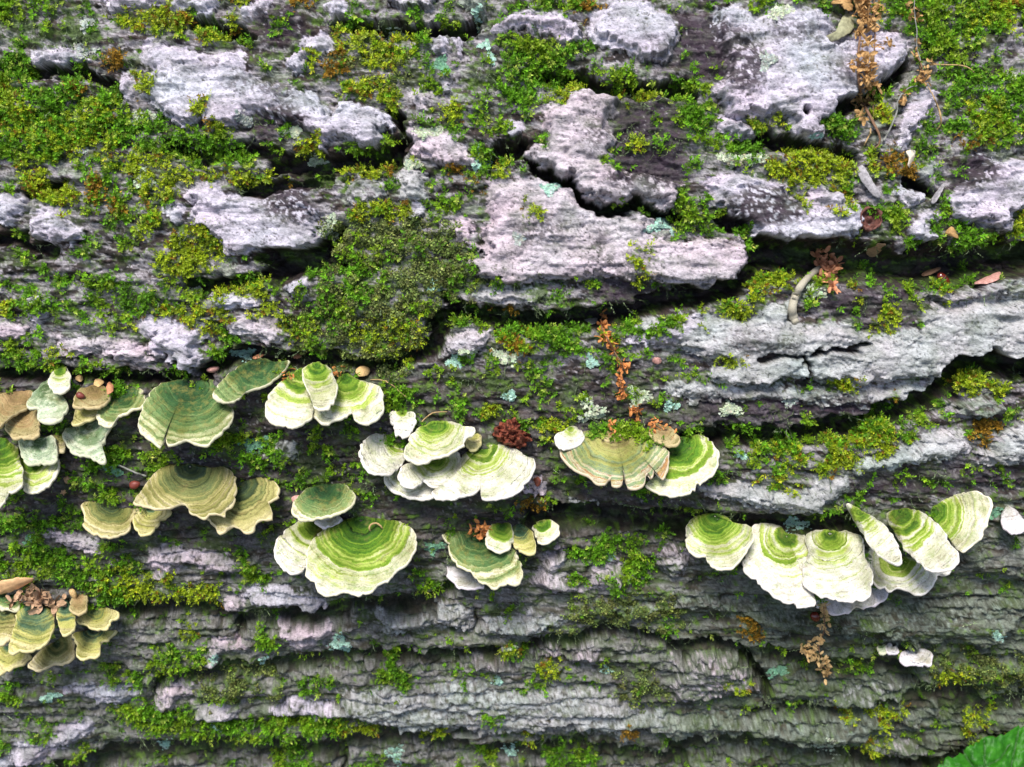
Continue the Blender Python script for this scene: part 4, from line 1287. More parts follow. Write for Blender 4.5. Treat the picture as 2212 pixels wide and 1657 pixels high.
# ================================================================== bracket fungi
def cap_mat(name, stops, lines=.45, mottle=None, mottle_amt=0.0, fibre=.25):
    m, nt, b = new_mat(name)
    rad = N(nt, 'ShaderNodeAttribute', attribute_name='rad').outputs['Fac']
    zn = N(nt, 'ShaderNodeAttribute', attribute_name='zone').outputs['Fac']
    an = N(nt, 'ShaderNodeAttribute', attribute_name='arc').outputs['Fac']
    pos = N(nt, 'ShaderNodeNewGeometry').outputs['Position']
    nb = noise_node(nt, pos, 110, 4, .6).outputs[0]
    ns = noise_node(nt, pos, 900, 4, .65).outputs[0]
    nm = noise_node(nt, pos, 230, 6, .72).outputs[0]
    r = math_node(nt, 'MULTIPLY_ADD', math_node(nt, 'SUBTRACT', nb, .5), .42, rad)
    z = math_node(nt, 'MULTIPLY_ADD', math_node(nt, 'SUBTRACT', nb, .5), 2.2, zn)
    # irregular concentric zones
    nz = N(nt, 'ShaderNodeTexNoise', noise_dimensions='1D')
    nz.inputs['Scale'].default_value = 1.0
    nz.inputs['Detail'].default_value = 3.0
    nz.inputs['Roughness'].default_value = .6
    nt.links.new(z, nz.inputs['W'])
    zz = math_node(nt, 'SUBTRACT', nz.outputs[0], .5)
    r2 = math_node(nt, 'MULTIPLY_ADD', zz, 1.0, r)
    r2 = math_node(nt, 'MULTIPLY_ADD', math_node(nt, 'SUBTRACT', ns, .5), .20, r2)
    col = ramp(nt, r2, stops)
    # fine fibres running outwards
    cv = N(nt, 'ShaderNodeCombineXYZ')
    nt.links.new(an, cv.inputs[0])
    nt.links.new(zn, cv.inputs[1])
    nfib = noise_node(nt, cv.outputs[0], 1.6, 4, .65).outputs[0]
    fb = ramp(nt, nfib, [(.3, (1 - fibre,) * 3), (.5, (1, 1, 1)), (.7, (1 + fibre * .5,) * 3)])
    col = mix_col(nt, 1.0, col, fb, 'MULTIPLY')
    # thin darker growth lines
    z3 = math_node(nt, 'MULTIPLY', z, 2.1)
    nl = N(nt, 'ShaderNodeTexNoise', noise_dimensions='1D')
    nl.inputs['Scale'].default_value = 1.0
    nl.inputs['Detail'].default_value = 1.0
    nt.links.new(z3, nl.inputs['W'])
    ln = ramp(nt, nl.outputs[0], [(.30, (1 - lines, 1 - lines * 1.02, 1 - lines * 1.12)), (.44, (1, 1, 1))])
    col = mix_col(nt, math_node(nt, 'MULTIPLY', nm, 1.3, clamp=True), col, ln, 'MULTIPLY')
    if mottle:
        mk = ramp(nt, nm, [(.49, (0, 0, 0)), (.64, (1, 1, 1))])
        mk2 = math_node(nt, 'MULTIPLY', mk, mottle_amt)
        col = mix_col(nt, mk2, col, mottle)
    bs = ramp(nt, noise_node(nt, pos, 150, 5, .7).outputs[0], [(.56, (0, 0, 0)), (.72, (1, 1, 1))])
    col = mix_col(nt, math_node(nt, 'MULTIPLY', bs, .5), col, (.26, .175, .075))
    # dirt specks and weathering
    nd = noise_node(nt, pos, 1300, 3, .6).outputs[0]
    dk = ramp(nt, nd, [(.60, (1, 1, 1)), (.70, (.40, .36, .28))])
    col = mix_col(nt, 1.0, col, dk, 'MULTIPLY')
    wv = ramp(nt, noise_node(nt, pos, 60, 3, .6).outputs[0], [(.36, (.62, .64, .50)), (.56, (1, 1, 1))])
    col = mix_col(nt, 1.0, col, wv, 'MULTIPLY')
    nt.links.new(col, b.inputs['Base Color'])
    b.inputs['Roughness'].default_value = .85
    b.inputs['Specular IOR Level'].default_value = .2
    h = math_node(nt, 'MULTIPLY_ADD', nz.outputs[0], 2.0, math_node(nt, 'MULTIPLY_ADD', ns, .5, math_node(nt, 'MULTIPLY', nfib, .6)))
    bump(nt, b, h, 1.0, .0009)
    return m


CAPM = {
 'lime': cap_mat('cap_lime', [(.02, (.028, .085, .012)), (.20, (.07, .17, .012)), (.40, (.21, .33, .03)), (.56, (.44, .52, .12)), (.70, (.66, .64, .44)), (1., (.74, .69, .57))], .32, (.13, .28, .02), .42),
 'white': cap_mat('cap_white', [(.05, (.06, .14, .012)), (.25, (.20, .31, .025)), (.38, (.42, .49, .12)), (.52, (.66, .64, .50)), (1., (.74, .69, .65))], .28, (.26, .38, .04), .40),
 'pure': cap_mat('cap_pure_white', [(.0, (.45, .45, .36)), (.3, (.62, .59, .58)), (1., (.70, .65, .67))], .25),
 'green': cap_mat('cap_dark_green', [(.05, (.020, .065, .026)), (.40, (.042, .105, .032)), (.58, (.095, .175, .055)), (.76, (.21, .28, .10)), (.92, (.46, .48, .25)), (1., (.66, .62, .44))], .40, (.25, .23, .06), .62),
 'tan': cap_mat('cap_tan', [(.05, (.045, .075, .045)), (.30, (.085, .120, .045)), (.48, (.20, .215, .07)), (.62, (.31, .29, .10)), (.78, (.40, .355, .14)), (.9, (.54, .47, .23)), (1., (.60, .52, .33))], .50),
 'brown': cap_mat('cap_brown', [(.05, (.26, .17, .075)), (.5, (.36, .24, .11)), (.8, (.36, .30, .14)), (1., (.48, .38, .20))], .35, (.22, .17, .06), .6),
 'yellow': cap_mat('cap_yellow', [(.05, (.028, .075, .045)), (.30, (.07, .13, .07)), (.45, (.17, .22, .09)), (.62, (.40, .39, .11)), (.80, (.50, .46, .15)), (1., (.60, .53, .26))], .45),
 'speck': cap_mat('cap_speckled', [(.05, (.10, .16, .06)), (.4, (.16, .24, .12)), (.7, (.30, .38, .24)), (1., (.55, .56, .42))], .30, (.62, .66, .48), .95),
 'mixed': cap_mat('cap_tan_green', [(.05, (.30, .22, .10)), (.25, (.32, .27, .11)), (.45, (.36, .36, .11)), (.58, (.30, .34, .13)), (.72, (.19, .26, .15)), (.84, (.46, .48, .26)), (.93, (.60, .52, .40)), (1., (.40, .21, .09))], .40, (.36, .36, .09), .5),
}
m_pore = simple_mat('pore_surface', (.58, .53, .42), .9, .12, 2500, .0002)


def margin_mat(name, col):
    return simple_mat(name, col, .85, .16, 700, .0003)


MARG = {'lime': margin_mat('margin_cream', (.70, .65, .50)), 'white': margin_mat('margin_white', (.72, .67, .60)),
        'pure': margin_mat('margin_pink_white', (.68, .61, .63)), 'green': margin_mat('margin_pale', (.60, .56, .38)),
        'tan': margin_mat('margin_tan', (.58, .49, .29)), 'brown': margin_mat('margin_brown', (.44, .35, .18)),
        'yellow': margin_mat('margin_yellow', (.58, .51, .25)), 'speck': margin_mat('margin_speckled', (.52, .52, .36)),
        'mixed': margin_mat('margin_rusty', (.56, .46, .32))}

CAP_GRID = {}


def bracket(origin, outline, scheme, label, group, a=.75, lift=0.0, gain=1.0, shift=0.0, thick=2.0, crenate=1.0, dome=.10, key=None):
    """one bracket: a shelf rooted at `origin`, whose rim was measured as `outline`; a = how far it juts out per unit of fall"""
    rng = np.random.default_rng(abs(hash(label)) % 1 if False else sum(map(ord, label)))
    if scheme in ('white', 'lime'):
        shift -= .055
    O = pts(origin)[0]
    P = pts(outline)
    size = math.sqrt(abs(0.5 * np.sum(P[:, 0] * np.roll(P[:, 1], -1) - np.roll(P[:, 0], -1) * P[:, 1])))
    NA = int(np.clip(size * .75, 40, 120))
    NR = int(np.clip(size * .16, 10, 22))
    Q = spline(P, NA, closed=True)
    # little lobes along the rim
    s = np.linspace(0, 2 * math.pi, NA, endpoint=False)
    per = np.linalg.norm(np.roll(Q, -1, 0) - Q, axis=1).sum()
    ru = s * per / (2 * math.pi)
    ring_n = lambda sc, sd: fbm(np.cos(s) * per / (6.283 * sc), np.sin(s) * per / (6.283 * sc), 3, sd + size * .37, .6)
    w = 2.6 * ring_n(34, 3) + 2.2 * ring_n(13, 5) - 3.2 * sstep(.30, .55, ring_n(18, 9))
    nrm = Q - P.mean(0)
    ln = np.linalg.norm(nrm, axis=1)[:, None] + 1e-6
    Q = Q + nrm / ln * (w * 1.35 * crenate)[:, None]
    cen = Q.mean(0)
    g = cen - O
    g /= np.linalg.norm(g) + 1e-6
    # keep gravity in it: brackets jut out of the log whichever way they spread in the picture
    g = g * .8 + np.array([0, .35])
    d0 = base_depth(*O) + .0015 - lift * .001
    px2m = d0 / K
    r = np.linspace(0.0, 1.0, NR) ** .85
    r[0] = 0.02
    # root point a little inside the outline, spread angles in order round it
    cen0 = P.mean(0)
    for _ in range(60):
        if inside_dist(Q, np.array([O[0]], np.float32), np.array([O[1]], np.float32))[0] > .035 * size + 1.5:
            break
        O = O + (cen0 - O) / (np.linalg.norm(cen0 - O) + 1e-6) * 1.2
    thq = np.unwrap(np.arctan2(Q[:, 1] - O[1], Q[:, 0] - O[0]))
    sg = np.sign(thq[-1] - thq[0]) or 1.0
    tq = thq * sg
    t3 = np.concatenate([tq - 2 * math.pi, tq, tq + 2 * math.pi])
    mono = .5 * (np.maximum.accumulate(t3) + np.minimum.accumulate(t3[::-1])[::-1])
    k5 = np.hanning(9)[1:-1]
    mono = np.convolve(mono, k5 / k5.sum(), 'same')[NA:2 * NA]
    # slits and lobes of the rim fade out towards the middle of the cap
    rho = np.linalg.norm(Q - O, axis=1)
    wl = max(2, NA // 14)
    ker = np.hanning(2 * wl + 3)[1:-1]
    ker /= ker.sum()
    rho_s = np.convolve(np.concatenate([rho[-wl:], rho, rho[:wl]]), ker, 'valid')
    wr = (r ** 5)[:, None]
    ring = np.minimum(r[:, None] * (rho_s[None] * (1 - wr) + rho[None] * wr), rho[None] * (.55 + .45 * r[:, None]))
    ang = (mono[None] * (1 - wr) + tq[None] * wr) * sg
    pix = O + ring[..., None] * np.stack([np.cos(ang), np.sin(ang)], -1)      # NR, NA, 2
    fall = np.maximum((pix - O) @ g, -6) * px2m
    size_m = size * px2m
    jut = a * fall
    reach = np.linalg.norm(pix - O, axis=-1) * px2m
    jut = jut + dome * size_m * np.sin(np.clip(r, 0, 1) * math.pi * .9)[:, None] * .9
    wav = np.zeros(NA)
    for k in range(4):
        wav += rng.normal(0, .5) * np.cos((k + 2) * s + rng.uniform(0, 6.3))
    jut = jut + (r ** 2)[:, None] * wav[None] * .022 * size_m
    # the rear of the rim is sunk into the bark
    rr_ = reach[-1] / reach[-1].max()
    rear = 1 - sstep(.16, .46, rr_)
    jut = jut - rear[None] * (r[:, None] ** 1.5) * .007
    zone = reach / (.0026 * (0.8 + .5 * rng.random()))
    seed = rng.uniform(0, 400)
    ridge = np.interp(zone + seed, np.arange(0, 600, .5), rng.normal(0, 1, 1200))
    jut = jut + ridge * .00028 * sstep(.1, .4, r)[:, None]
    TOP = unproject(pix[..., 0], pix[..., 1], d0 - jut)
    # normals of the shelf
    e1 = np.gradient(TOP, axis=0)
    e2 = np.roll(TOP, -1, 1) - np.roll(TOP, 1, 1)
    nn = np.cross(e1, e2)
    nn /= np.linalg.norm(nn, axis=-1)[..., None] + 1e-12
    if (nn * (CAM - TOP)).sum() < 0:
        nn = -nn
    avg = nn[1:].reshape(-1, 3).mean(0)
    avg /= np.linalg.norm(avg)
    bad = (nn @ avg) < .25
    nn[bad] = avg
    nn = nn * .5 + avg * .5
    nn /= np.linalg.norm(nn, axis=-1)[..., None]
    th = thick * .001 * (1 + 2.2 * (1 - r) ** 1.5)
    BOT = TOP - nn * (th[:, None] * (1 - .85 * rear)[None])[..., None]
    out_dir = TOP[-1] - TOP[-3]
    out_dir /= np.linalg.norm(out_dir, axis=-1)[..., None] + 1e-12
    rb = np.clip((reach / (reach[-1].max() + 1e-9)) ** .9 * .55 + r[:, None] * .45, 0, 1)
    rb = np.clip(rb ** gain + shift, 0, 1)
    arc = np.broadcast_to((s * size_m * 900)[None], (NR, NA))
    root = thing('bracket_fungus', Vector(TOP[0].mean(0)), label, 'bracket fungus', group)

    front = np.nonzero(rear < .5)[0]
    back = np.nonzero(rear >= .5)[0]

    def strip(G, only=None):
        n = G.shape[0]
        i, j = np.meshgrid(np.arange(n - 1), np.arange(NA) if only is None else only, indexing='ij')
        j2 = (j + 1) % NA
        return np.stack([i * NA + j, (i + 1) * NA + j, (i + 1) * NA + j2, i * NA + j2], -1).reshape(-1, 4)
    kM = NR - 1                                                    # last ring of the cap proper
    fcap = strip(TOP[:kM + 1])
    part('cap', root, TOP.reshape(-1, 3), fcap, CAPM[scheme],
         attrs={'rad': rb.ravel(), 'zone': (zone + seed).ravel(), 'arc': arc.ravel()})
    half = (th[-1] * .5 * (1 - .85 * rear))[:, None]
    lip = [TOP[kM]]
    c0 = TOP[-1] - nn[-1] * half
    for t in (60, 25, -10, -45, -80):
        q = math.radians(t)
        lip.append(c0 + nn[-1] * half * math.sin(q) + out_dir * half * .9 * math.cos(q))
    lip.append(BOT[-1])
    lip = np.array(lip)
    part('margin', root, lip.reshape(-1, 3), strip(lip, front), MARG[scheme])
    und = BOT[:kM + 1]
    part('pore_surface', root, und.reshape(-1, 3), strip(und)[:, ::-1], m_pore)
    if key:
        CAP_GRID[key] = (TOP, nn, pix)
    return root


G1 = 'bracket fungi in the crowded cluster at the left edge'
G2 = 'bracket fungi in the row below the moss, left of centre'
G3 = 'tan edged bracket fungi in the lower left group'
G4 = 'bracket fungi in the pale stacked cluster at the centre'
G5 = 'bracket fungi in the mossy cluster right of the red resin lump'
G6 = 'bracket fungi in the lower middle group'
G7 = 'bracket fungi in the big white cluster on the right'
G8 = 'yellow rimmed bracket fungi at the lower left corner'
G9 = 'tiny pale bracket fungi on the lower right bark'
CAPS = [
 # origin, outline, scheme, label, group, options
 ("T4 385,722", "T4 370,725 405,718 432,735 448,800 440,850 380,880 330,860 312,815 330,765", 'lime', 'small lime green striped bracket, topmost of the left edge cluster', G1, dict(lift=6, shift=.12)),
 ("T4 300,830", "T4 320,790 240,860 175,950 190,985 235,985 240,1050 300,1075 370,1060 420,1000 430,950 400,900 350,830", 'speck', 'mottled pale green bracket hanging just under the small lime topmost one', G1, dict(lift=4)),
 ("T4 110,880", "T4 -30,910 80,880 150,855 210,870 215,930 165,985 60,1050 -30,1110", 'brown', 'tan brown withered bracket at the left edge, upper of two', G1, dict(lift=3)),
 ("T4 130,1000", "T4 40,1080 100,1010 170,975 235,1000 250,1090 240,1165 150,1180 70,1160", 'brown', 'tan brown withered bracket at the left edge, lower of two', G1, dict(lift=5)),
 ("T4 0,1190", "T4 -120,1200 0,1180 60,1200 110,1240 130,1330 145,1400 140,1470 60,1540 -10,1615 -120,1640", 'lime', 'lime striped bracket cut off by the left edge of the picture', G1, dict(lift=4, shift=.03)),
 ("T4 240,1165", "T4 120,1200 180,1185 270,1170 340,1180 360,1320 250,1345 160,1330", 'speck', 'white flecked green bracket over a lime one at the left edge', G1, dict(lift=9, a=.4)),
 ("T4 200,1270", "T4 120,1320 180,1290 280,1290 360,1300 357,1400 320,1470 260,1510 200,1532 160,1515 145,1470 148,1400", 'lime', 'lime striped bracket with broad white edge, lowest of the left edge cluster', G1, dict(lift=4)),
 ("T4 610,845", "T4 470,950 510,870 560,840 660,845 705,890 660,960 560,978 480,978", 'brown', 'brown bracket carrying a red seed, above an olive yellow one', G1, dict(lift=6)),
 ("T4 600,930", "T4 470,1045 500,985 600,950 690,930 665,1000 560,1070 475,1088", 'yellow', 'smooth olive yellow bracket directly below the brown one with the red seed', G1, dict(lift=4, shift=.38)),
 ("T4 760,850", "T4 650,960 720,890 800,852 900,860 932,895 912,965 880,990 840,1000 770,1040 700,1105 640,1060", 'green', 'dark green bracket with ragged cream edge and a tuft of moss', G1, dict(crenate=2.2, key='mossy_left')),
 ("T4 560,1050", "T4 415,1130 500,1080 640,1050 740,1065 690,1130 655,1210 668,1322 600,1315 530,1285 490,1278 440,1240", 'speck', 'torn whitish green bracket ending in a sharp corner, left cluster', G1, dict(lift=2, crenate=1.6)),
 ("T4 390,1135", "T4 340,1160 400,1135 420,1180 412,1250 370,1258 345,1215", 'tan', 'tiny tan bracket squeezed between the torn one and the left edge ones', G1, dict(lift=1, shift=.25)),
 ("T4 1215,805", "T4 890,1080 905,1010 935,940 1000,850 1080,820 1200,798 1340,800 1400,850 1410,930 1480,980 1490,1060 1450,1110 1400,1160 1310,1222 1250,1210 1190,1190 1120,1217 1075,1210 1058,1120 1042,1225 980,1200 915,1140", 'green', 'large blue green bracket with a notch in its lower edge', G2, dict(dome=.12)),
 ("T4 1650,690", "T4 1375,890 1410,830 1500,740 1620,680 1700,668 1780,695 1850,688 1790,780 1700,840 1590,880 1520,935 1440,952 1400,930", 'green', 'tilted dark green bracket with thick cream edge, beside the blue green one', G2, dict(lift=4, a=.5, thick=2.0, shift=-.06)),
 ("T4 1930,725", "T4 1710,960 1730,900 1790,830 1870,770 1950,730 1985,800 1990,880 2010,960 2000,1040 1930,1085 1850,1102 1760,1080 1715,1030", 'lime', 'white bracket with lime bands, left of three overlapping in the upper row', G2, dict(shift=.12)),
 ("T4 2030,695", "T4 1945,740 2000,705 2060,693 2110,725 2150,800 2162,870 2130,960 2080,992 2020,980 1990,900 1960,830", 'lime', 'white and lime bracket standing in front of its two neighbours, upper row', G2, dict(lift=7, a=.75, shift=.12)),
 ("T5 30,760", "T5 -60,800 0,765 60,755 110,785 170,820 230,840 272,890 268,930 275,985 230,1050 170,1075 95,1065 75,1015 20,1045 -40,1060 -75,1085 -110,1080 -140,1060 -172,1030 -165,980 -90,930 -60,870", 'lime', 'white bracket with lime rings and scalloped edge, right of three in the upper row', G2, dict(shift=.08)),
 ("T4 1220,1350", "T4 860,1590 920,1500 1000,1400 1090,1350 1200,1340 1350,1365 1450,1375 1505,1440 1512,1540 1490,1610 1450,1640 1440,1680 1370,1660 1310,1692 1270,1680 1220,1655 1180,1600 1110,1620 1030,1630 960,1620 915,1610", 'tan', 'large tan ringed bracket with dark green middle, lower left group', G3, dict(dome=.14, lift=3)),
 ("T4 1520,1440", "T4 1490,1480 1600,1440 1700,1435 1770,1475 1787,1545 1740,1580 1715,1600 1740,1650 1735,1690 1660,1710 1620,1768 1580,1788 1530,1755 1480,1745 1420,1785 1370,1730 1325,1690 1440,1640 1490,1560", 'tan', 'olive and tan lobed bracket to the right of the large tan ringed one', G3, dict(shift=-.05)),
 ("T4 970,1590", "T4 870,1740 860,1690 880,1640 920,1600 1030,1610 1090,1650 1050,1690 985,1770 910,1795", 'yellow', 'small yellow bracket tucked under the left side of the large tan ringed one', G3, dict(shift=.25)),
 ("T4 720,1570", "T4 525,1610 590,1580 700,1575 850,1580 880,1640 850,1690 830,1708 825,1770 770,1800 690,1817 620,1797 560,1760 540,1720 550,1660", 'tan', 'tan edged bracket with dark middle, leftmost of the lower left group', G3, dict(gain=1.2)),
 ("F 700,1042", "T4 1880,1600 1920,1560 2000,1490 2100,1470 2209,1480 2265,1530 2265,1590 2220,1640 2160,1660 2110,1680 2000,1700 1930,1695 1885,1660", 'green', 'dark green striped bracket with white edge above the biggest lime one', G6, dict(shift=-.02, lift=5)),
 ("F 706,1100", "F 680,1115 706,1102 730,1108 736,1120 715,1138 690,1133", 'pure', 'tiny pinkish white bracket under the dark green striped one', G6, dict(lift=2)),
 ("F 690,1115", "F 597,1195 602,1165 630,1135 670,1118 705,1122 690,1160 672,1185 667,1215 655,1232 630,1237 610,1222", 'white', 'cream bracket with green base to the left of the biggest lime one', G6, dict(shift=-.03)),
 ("F 780,1112", "F 666,1190 690,1150 740,1122 790,1112 840,1122 880,1135 898,1160 893,1190 880,1215 855,1232 840,1250 815,1260 800,1275 770,1284 745,1275 715,1284 690,1277 680,1255 663,1240 664,1215", 'lime', 'biggest lime bracket with dark green middle and scalloped cream edge', G6, dict(dome=.13, shift=-.06, lift=3)),
 ("T5 395,1190", "T5 135,1290 150,1220 200,1170 280,1155 370,1160 418,1220 415,1310 380,1370 320,1405 250,1412 180,1370", 'white', 'round cream bracket with faint rings, left end of the pale stack', G4, dict(lift=2, shift=.08)),
 ("T5 400,1000", "T5 330,1070 335,1010 400,998 465,1010 478,1070 460,1130 410,1167 360,1155", 'white', 'small pale barrel shaped bracket on top of the pale stack', G4, dict(lift=5, shift=.2, a=.5)),
 ("T5 600,1065", "T5 415,1280 430,1210 480,1140 560,1080 650,1068 740,1085 800,1105 860,1110 850,1150 800,1180 790,1220 720,1260 660,1290 600,1305 520,1340 450,1325 415,1300", 'lime', 'shell shaped lime and white bracket, uppermost big one of the pale stack', G4, dict(lift=8, shift=.10)),
 ("T5 620,1270", "T5 385,1400 430,1345 520,1330 600,1290 700,1270 770,1290 785,1370 770,1420 730,1432 690,1470 620,1492 570,1475 545,1438 520,1470 460,1497 400,1470", 'white', 'scalloped white bracket with green streaks in the middle of the pale stack', G4, dict(lift=6, shift=.05)),
 ("T5 430,1350", "T5 290,1430 350,1370 400,1345 480,1400 520,1460 590,1500 600,1540 560,1562 460,1562 370,1530 310,1480", 'white', 'pale lime bracket half hidden at the bottom of the pale stack', G4, dict(lift=1)),
 ("T5 900,1225", "T5 600,1520 690,1460 770,1400 790,1290 880,1225 930,1190 1000,1190 1100,1240 1150,1260 1200,1300 1235,1310 1242,1360 1210,1440 1150,1510 1060,1552 980,1570 910,1560 902,1500 870,1530 780,1550 720,1570 640,1565", 'white', 'widest white bracket with green left half, right end of the pale stack', G4, dict(dome=.13, shift=.05, lift=2)),
 ("T5 870,1115", "T5 805,1190 830,1135 885,1130 907,1190 880,1240 840,1252 815,1225", 'yellow', 'small tan bracket wedged between the pale stack and the red lump', G4, dict(shift=.35)),
 ("T5 1480,1105", "T5 1385,1180 1430,1130 1500,1105 1560,1150 1540,1210 1470,1242 1410,1240", 'white', 'small cream knob bracket at the left end of the mossy tan one', G5, dict(lift=6, shift=.15)),
 ("T5 1760,1120", "T5 1415,1260 1450,1180 1560,1140 1700,1120 1900,1130 2000,1190 2080,1230 2112,1300 2080,1422 2050,1432 2018,1360 2002,1432 1965,1400 1950,1472 1900,1502 1838,1482 1824,1370 1808,1472 1750,1482 1735,1430 1700,1472 1640,1467 1600,1420 1530,1390 1460,1340 1430,1300", 'mixed', 'wide tan and green bracket with slit edge and moss along its top', G5, dict(lift=4, dome=.12, key='mossy_tan', crenate=.6)),
 ("T6 -40,1170", "T6 -215,1480 -160,1430 -90,1400 -90,1280 -60,1190 20,1160 90,1155 150,1165 210,1215 242,1280 230,1370 190,1430 130,1472 102,1450 92,1502 30,1537 -60,1547 -150,1520", 'lime', 'round lime and tan ringed bracket at the right of the mossy tan one', G5, dict(shift=-.10, gain=1.1)),
 ("T5 2070,1085", "T5 1985,1130 2030,1085 2130,1120 2177,1180 2150,1217 2090,1217 2020,1180", 'brown', 'small tan cupped bracket with white rim above the lime and tan ringed one', G5, dict(lift=9, shift=.2)),
 ("T5 1740,1125", "T5 1690,1160 1740,1130 1792,1150 1770,1182 1710,1186", 'brown', 'tiny orange bracket in the moss on top of the wide tan one', G5, dict(lift=9, a=.4)),
 ("T8 900,140", "T8 665,150 680,100 740,75 830,62 950,110 1060,200 1130,285 1168,370 1167,440 1110,487 1040,482 960,492 880,442 820,382 760,342 710,282 680,220", 'green', 'green crescent bracket with frilled white edge in the lower middle', G6, dict(gain=1.0, crenate=1.8, shift=.04)),
 ("T8 770,310", "T8 660,260 690,290 740,310 830,390 890,450 922,492 860,502 780,497 720,450 690,410 690,370 655,320", 'pure', 'pinkish white lobe below the frilled green crescent', G6, dict(lift=-2, crenate=1.8)),
 ("T8 1045,80", "T8 940,210 950,150 1000,95 1090,88 1107,180 1095,240 1030,267 970,252", 'lime', 'small green knob bracket with white tip beside the crescent', G6, dict(lift=6)),
 ("T8 1150,80", "T8 1100,190 1100,115 1150,88 1210,130 1250,190 1259,250 1220,280 1150,257", 'yellow', 'small yellow green tongue between two knob brackets', G6, dict(lift=4)),
 ("T8 1290,70", "T8 1250,160 1243,95 1290,73 1370,80 1402,120 1390,170 1310,214 1270,202", 'lime', 'small striped cream bracket, rightmost of three knobs', G6, dict(lift=3, shift=.05)),
 ("T9 225,45", "T9 38,160 60,90 120,40 200,23 290,38 350,95 440,98 464,140 450,220 400,300 350,357 270,380 200,362 150,310 80,280 45,220", 'lime', 'domed green bracket with white and pink edge, left end of the white cluster', G7, dict(shift=.02, dome=.16, lift=3)),
 ("T9 690,140", "T9 400,340 440,250 450,140 520,88 640,105 700,160 800,170 832,290 800,370 800,480 862,550 862,612 760,617 735,585 690,592 600,547 520,472 440,412", 'white', 'broad cream ringed bracket with yellow green top, left in the white cluster', G7, dict(shift=.06, lift=1)),
 ("T9 960,140", "T9 790,350 830,290 805,200 830,145 950,132 1080,140 1170,185 1182,290 1232,400 1232,500 1200,562 1100,582 1000,577 930,547 910,557 860,522 800,472 788,400", 'white', 'bulging white bracket with green top in the middle of the white cluster', G7, dict(lift=6, shift=.09, dome=.15)),
 ("T9 1060,490", "T9 860,600 940,570 1100,560 1220,530 1240,480 1322,520 1300,582 1200,632 1130,627 1090,662 1000,672 920,647", 'pure', 'flat white bracket peeping out at the bottom of the white cluster', G7, dict(lift=0)),
 ("T9 1370,240", "T9 1175,210 1230,190 1330,260 1400,300 1470,290 1560,345 1720,365 1717,420 1660,422 1600,512 1530,542 1460,522 1400,502 1350,522 1320,492 1280,502 1230,432 1200,332", 'white', 'fan shaped greenish white bracket with wavy edge, lower right of the white cluster', G7, dict(lift=1, shift=.03)),
 ("T9 1150,10", "T9 1068,-32 1110,-25 1200,30 1290,80 1360,150 1400,230 1422,320 1400,347 1330,322 1260,282 1200,202 1140,112 1090,30", 'white', 'narrow blade like cream bracket standing edge on in the white cluster', G7, dict(lift=12, a=.8, shift=.10, dome=.05, thick=2.2)),
 ("T9 1400,10", "T9 1320,40 1400,0 1530,8 1640,80 1690,150 1740,230 1787,280 1772,340 1720,382 1640,387 1570,372 1540,340 1480,300 1410,200 1360,130", 'white', 'tall lime banded white bracket leaning right, upper right of the white cluster', G7, dict(lift=6, gain=1.15)),
 ("T9 1600,25", "T9 1540,10 1640,-48 1780,-98 1900,-110 1980,-68 1990,0 1960,90 1940,160 1870,230 1810,277 1770,250 1720,180 1670,110", 'lime', 'rightmost lime striped bracket of the white cluster', G7, dict(lift=2, shift=.10)),
 ("T9 2105,-20", "T9 2085,-20 2130,-20 2190,40 2217,100 2150,143 2105,126 2060,80", 'pure', 'small plain white bracket by the right edge of the picture', G9, dict(lift=2)),
 ("T9 1362,870", "T9 1320,890 1362,868 1402,890 1395,922 1340,926", 'pure', 'tiny white bracket beside the pinkish bar shaped one', G9, dict(lift=3)),
 ("T9 1295,870", "T9 1273,890 1297,870 1320,882 1317,917 1285,917", 'speck', 'tiny greenish bracket, leftmost of the three in the lower right', G9, dict(lift=2)),
 ("T9 1520,880", "T9 1418,945 1440,912 1520,890 1600,908 1610,970 1590,992 1480,992 1430,972", 'pure', 'pinkish bar shaped bracket on the lower right bark', G9, dict(lift=3, thick=2.2)),
 ("T7 230,565", "T7 55,890 80,780 120,640 200,590 300,578 332,640 347,720 320,822 270,872 190,907 130,902 80,922", 'yellow', 'large green bracket with yellow rim in the lower left corner', G8, dict(lift=5, gain=1.25)),
 ("T7 40,605", "T7 -60,640 40,610 110,620 95,780 40,842 0,862 -60,870", 'tan', 'tan banded bracket cut by the left edge in the lower left corner', G8, dict(lift=3, shift=.1)),
 ("T7 60,530", "T7 -40,570 60,525 122,560 110,640 40,642 -40,622", 'green', 'dark blue green bracket under the strip of wood in the lower left corner', G8, dict(lift=1, shift=-.1)),
 ("T7 415,560", "T7 370,620 420,565 460,620 482,680 472,760 410,800 380,760 368,690", 'yellow', 'narrow green tongue with yellow tip in the lower left corner', G8, dict(lift=5, gain=1.3)),
 ("T7 500,540", "T7 450,600 480,550 540,548 559,600 540,652 490,664 460,640", 'brown', 'small round ochre bracket in the lower left corner', G8, dict(lift=7)),
 ("T7 600,625", "T7 498,690 560,648 650,635 747,650 747,700 700,712 690,757 630,767 560,742 503,722", 'yellow', 'ochre and yellow fan bracket, rightmost upper one in the lower left corner', G8, dict(lift=6, shift=.22)),
 ("T7 600,750", "T7 465,800 600,760 700,750 752,760 700,832 650,852 640,922 590,947 510,952 488,890 483,830", 'yellow', 'yellow green lobed bracket below the ochre fan in the lower left corner', G8, dict(lift=2, shift=.05)),
 ("T7 370,815", "T7 188,990 260,910 350,850 400,800 462,812 477,920 450,962 400,987 330,992 250,1032 200,1017", 'tan', 'cream and tan lobed bracket at the bottom of the lower left cluster', G8, dict(lift=3, gain=.8, shift=.12)),
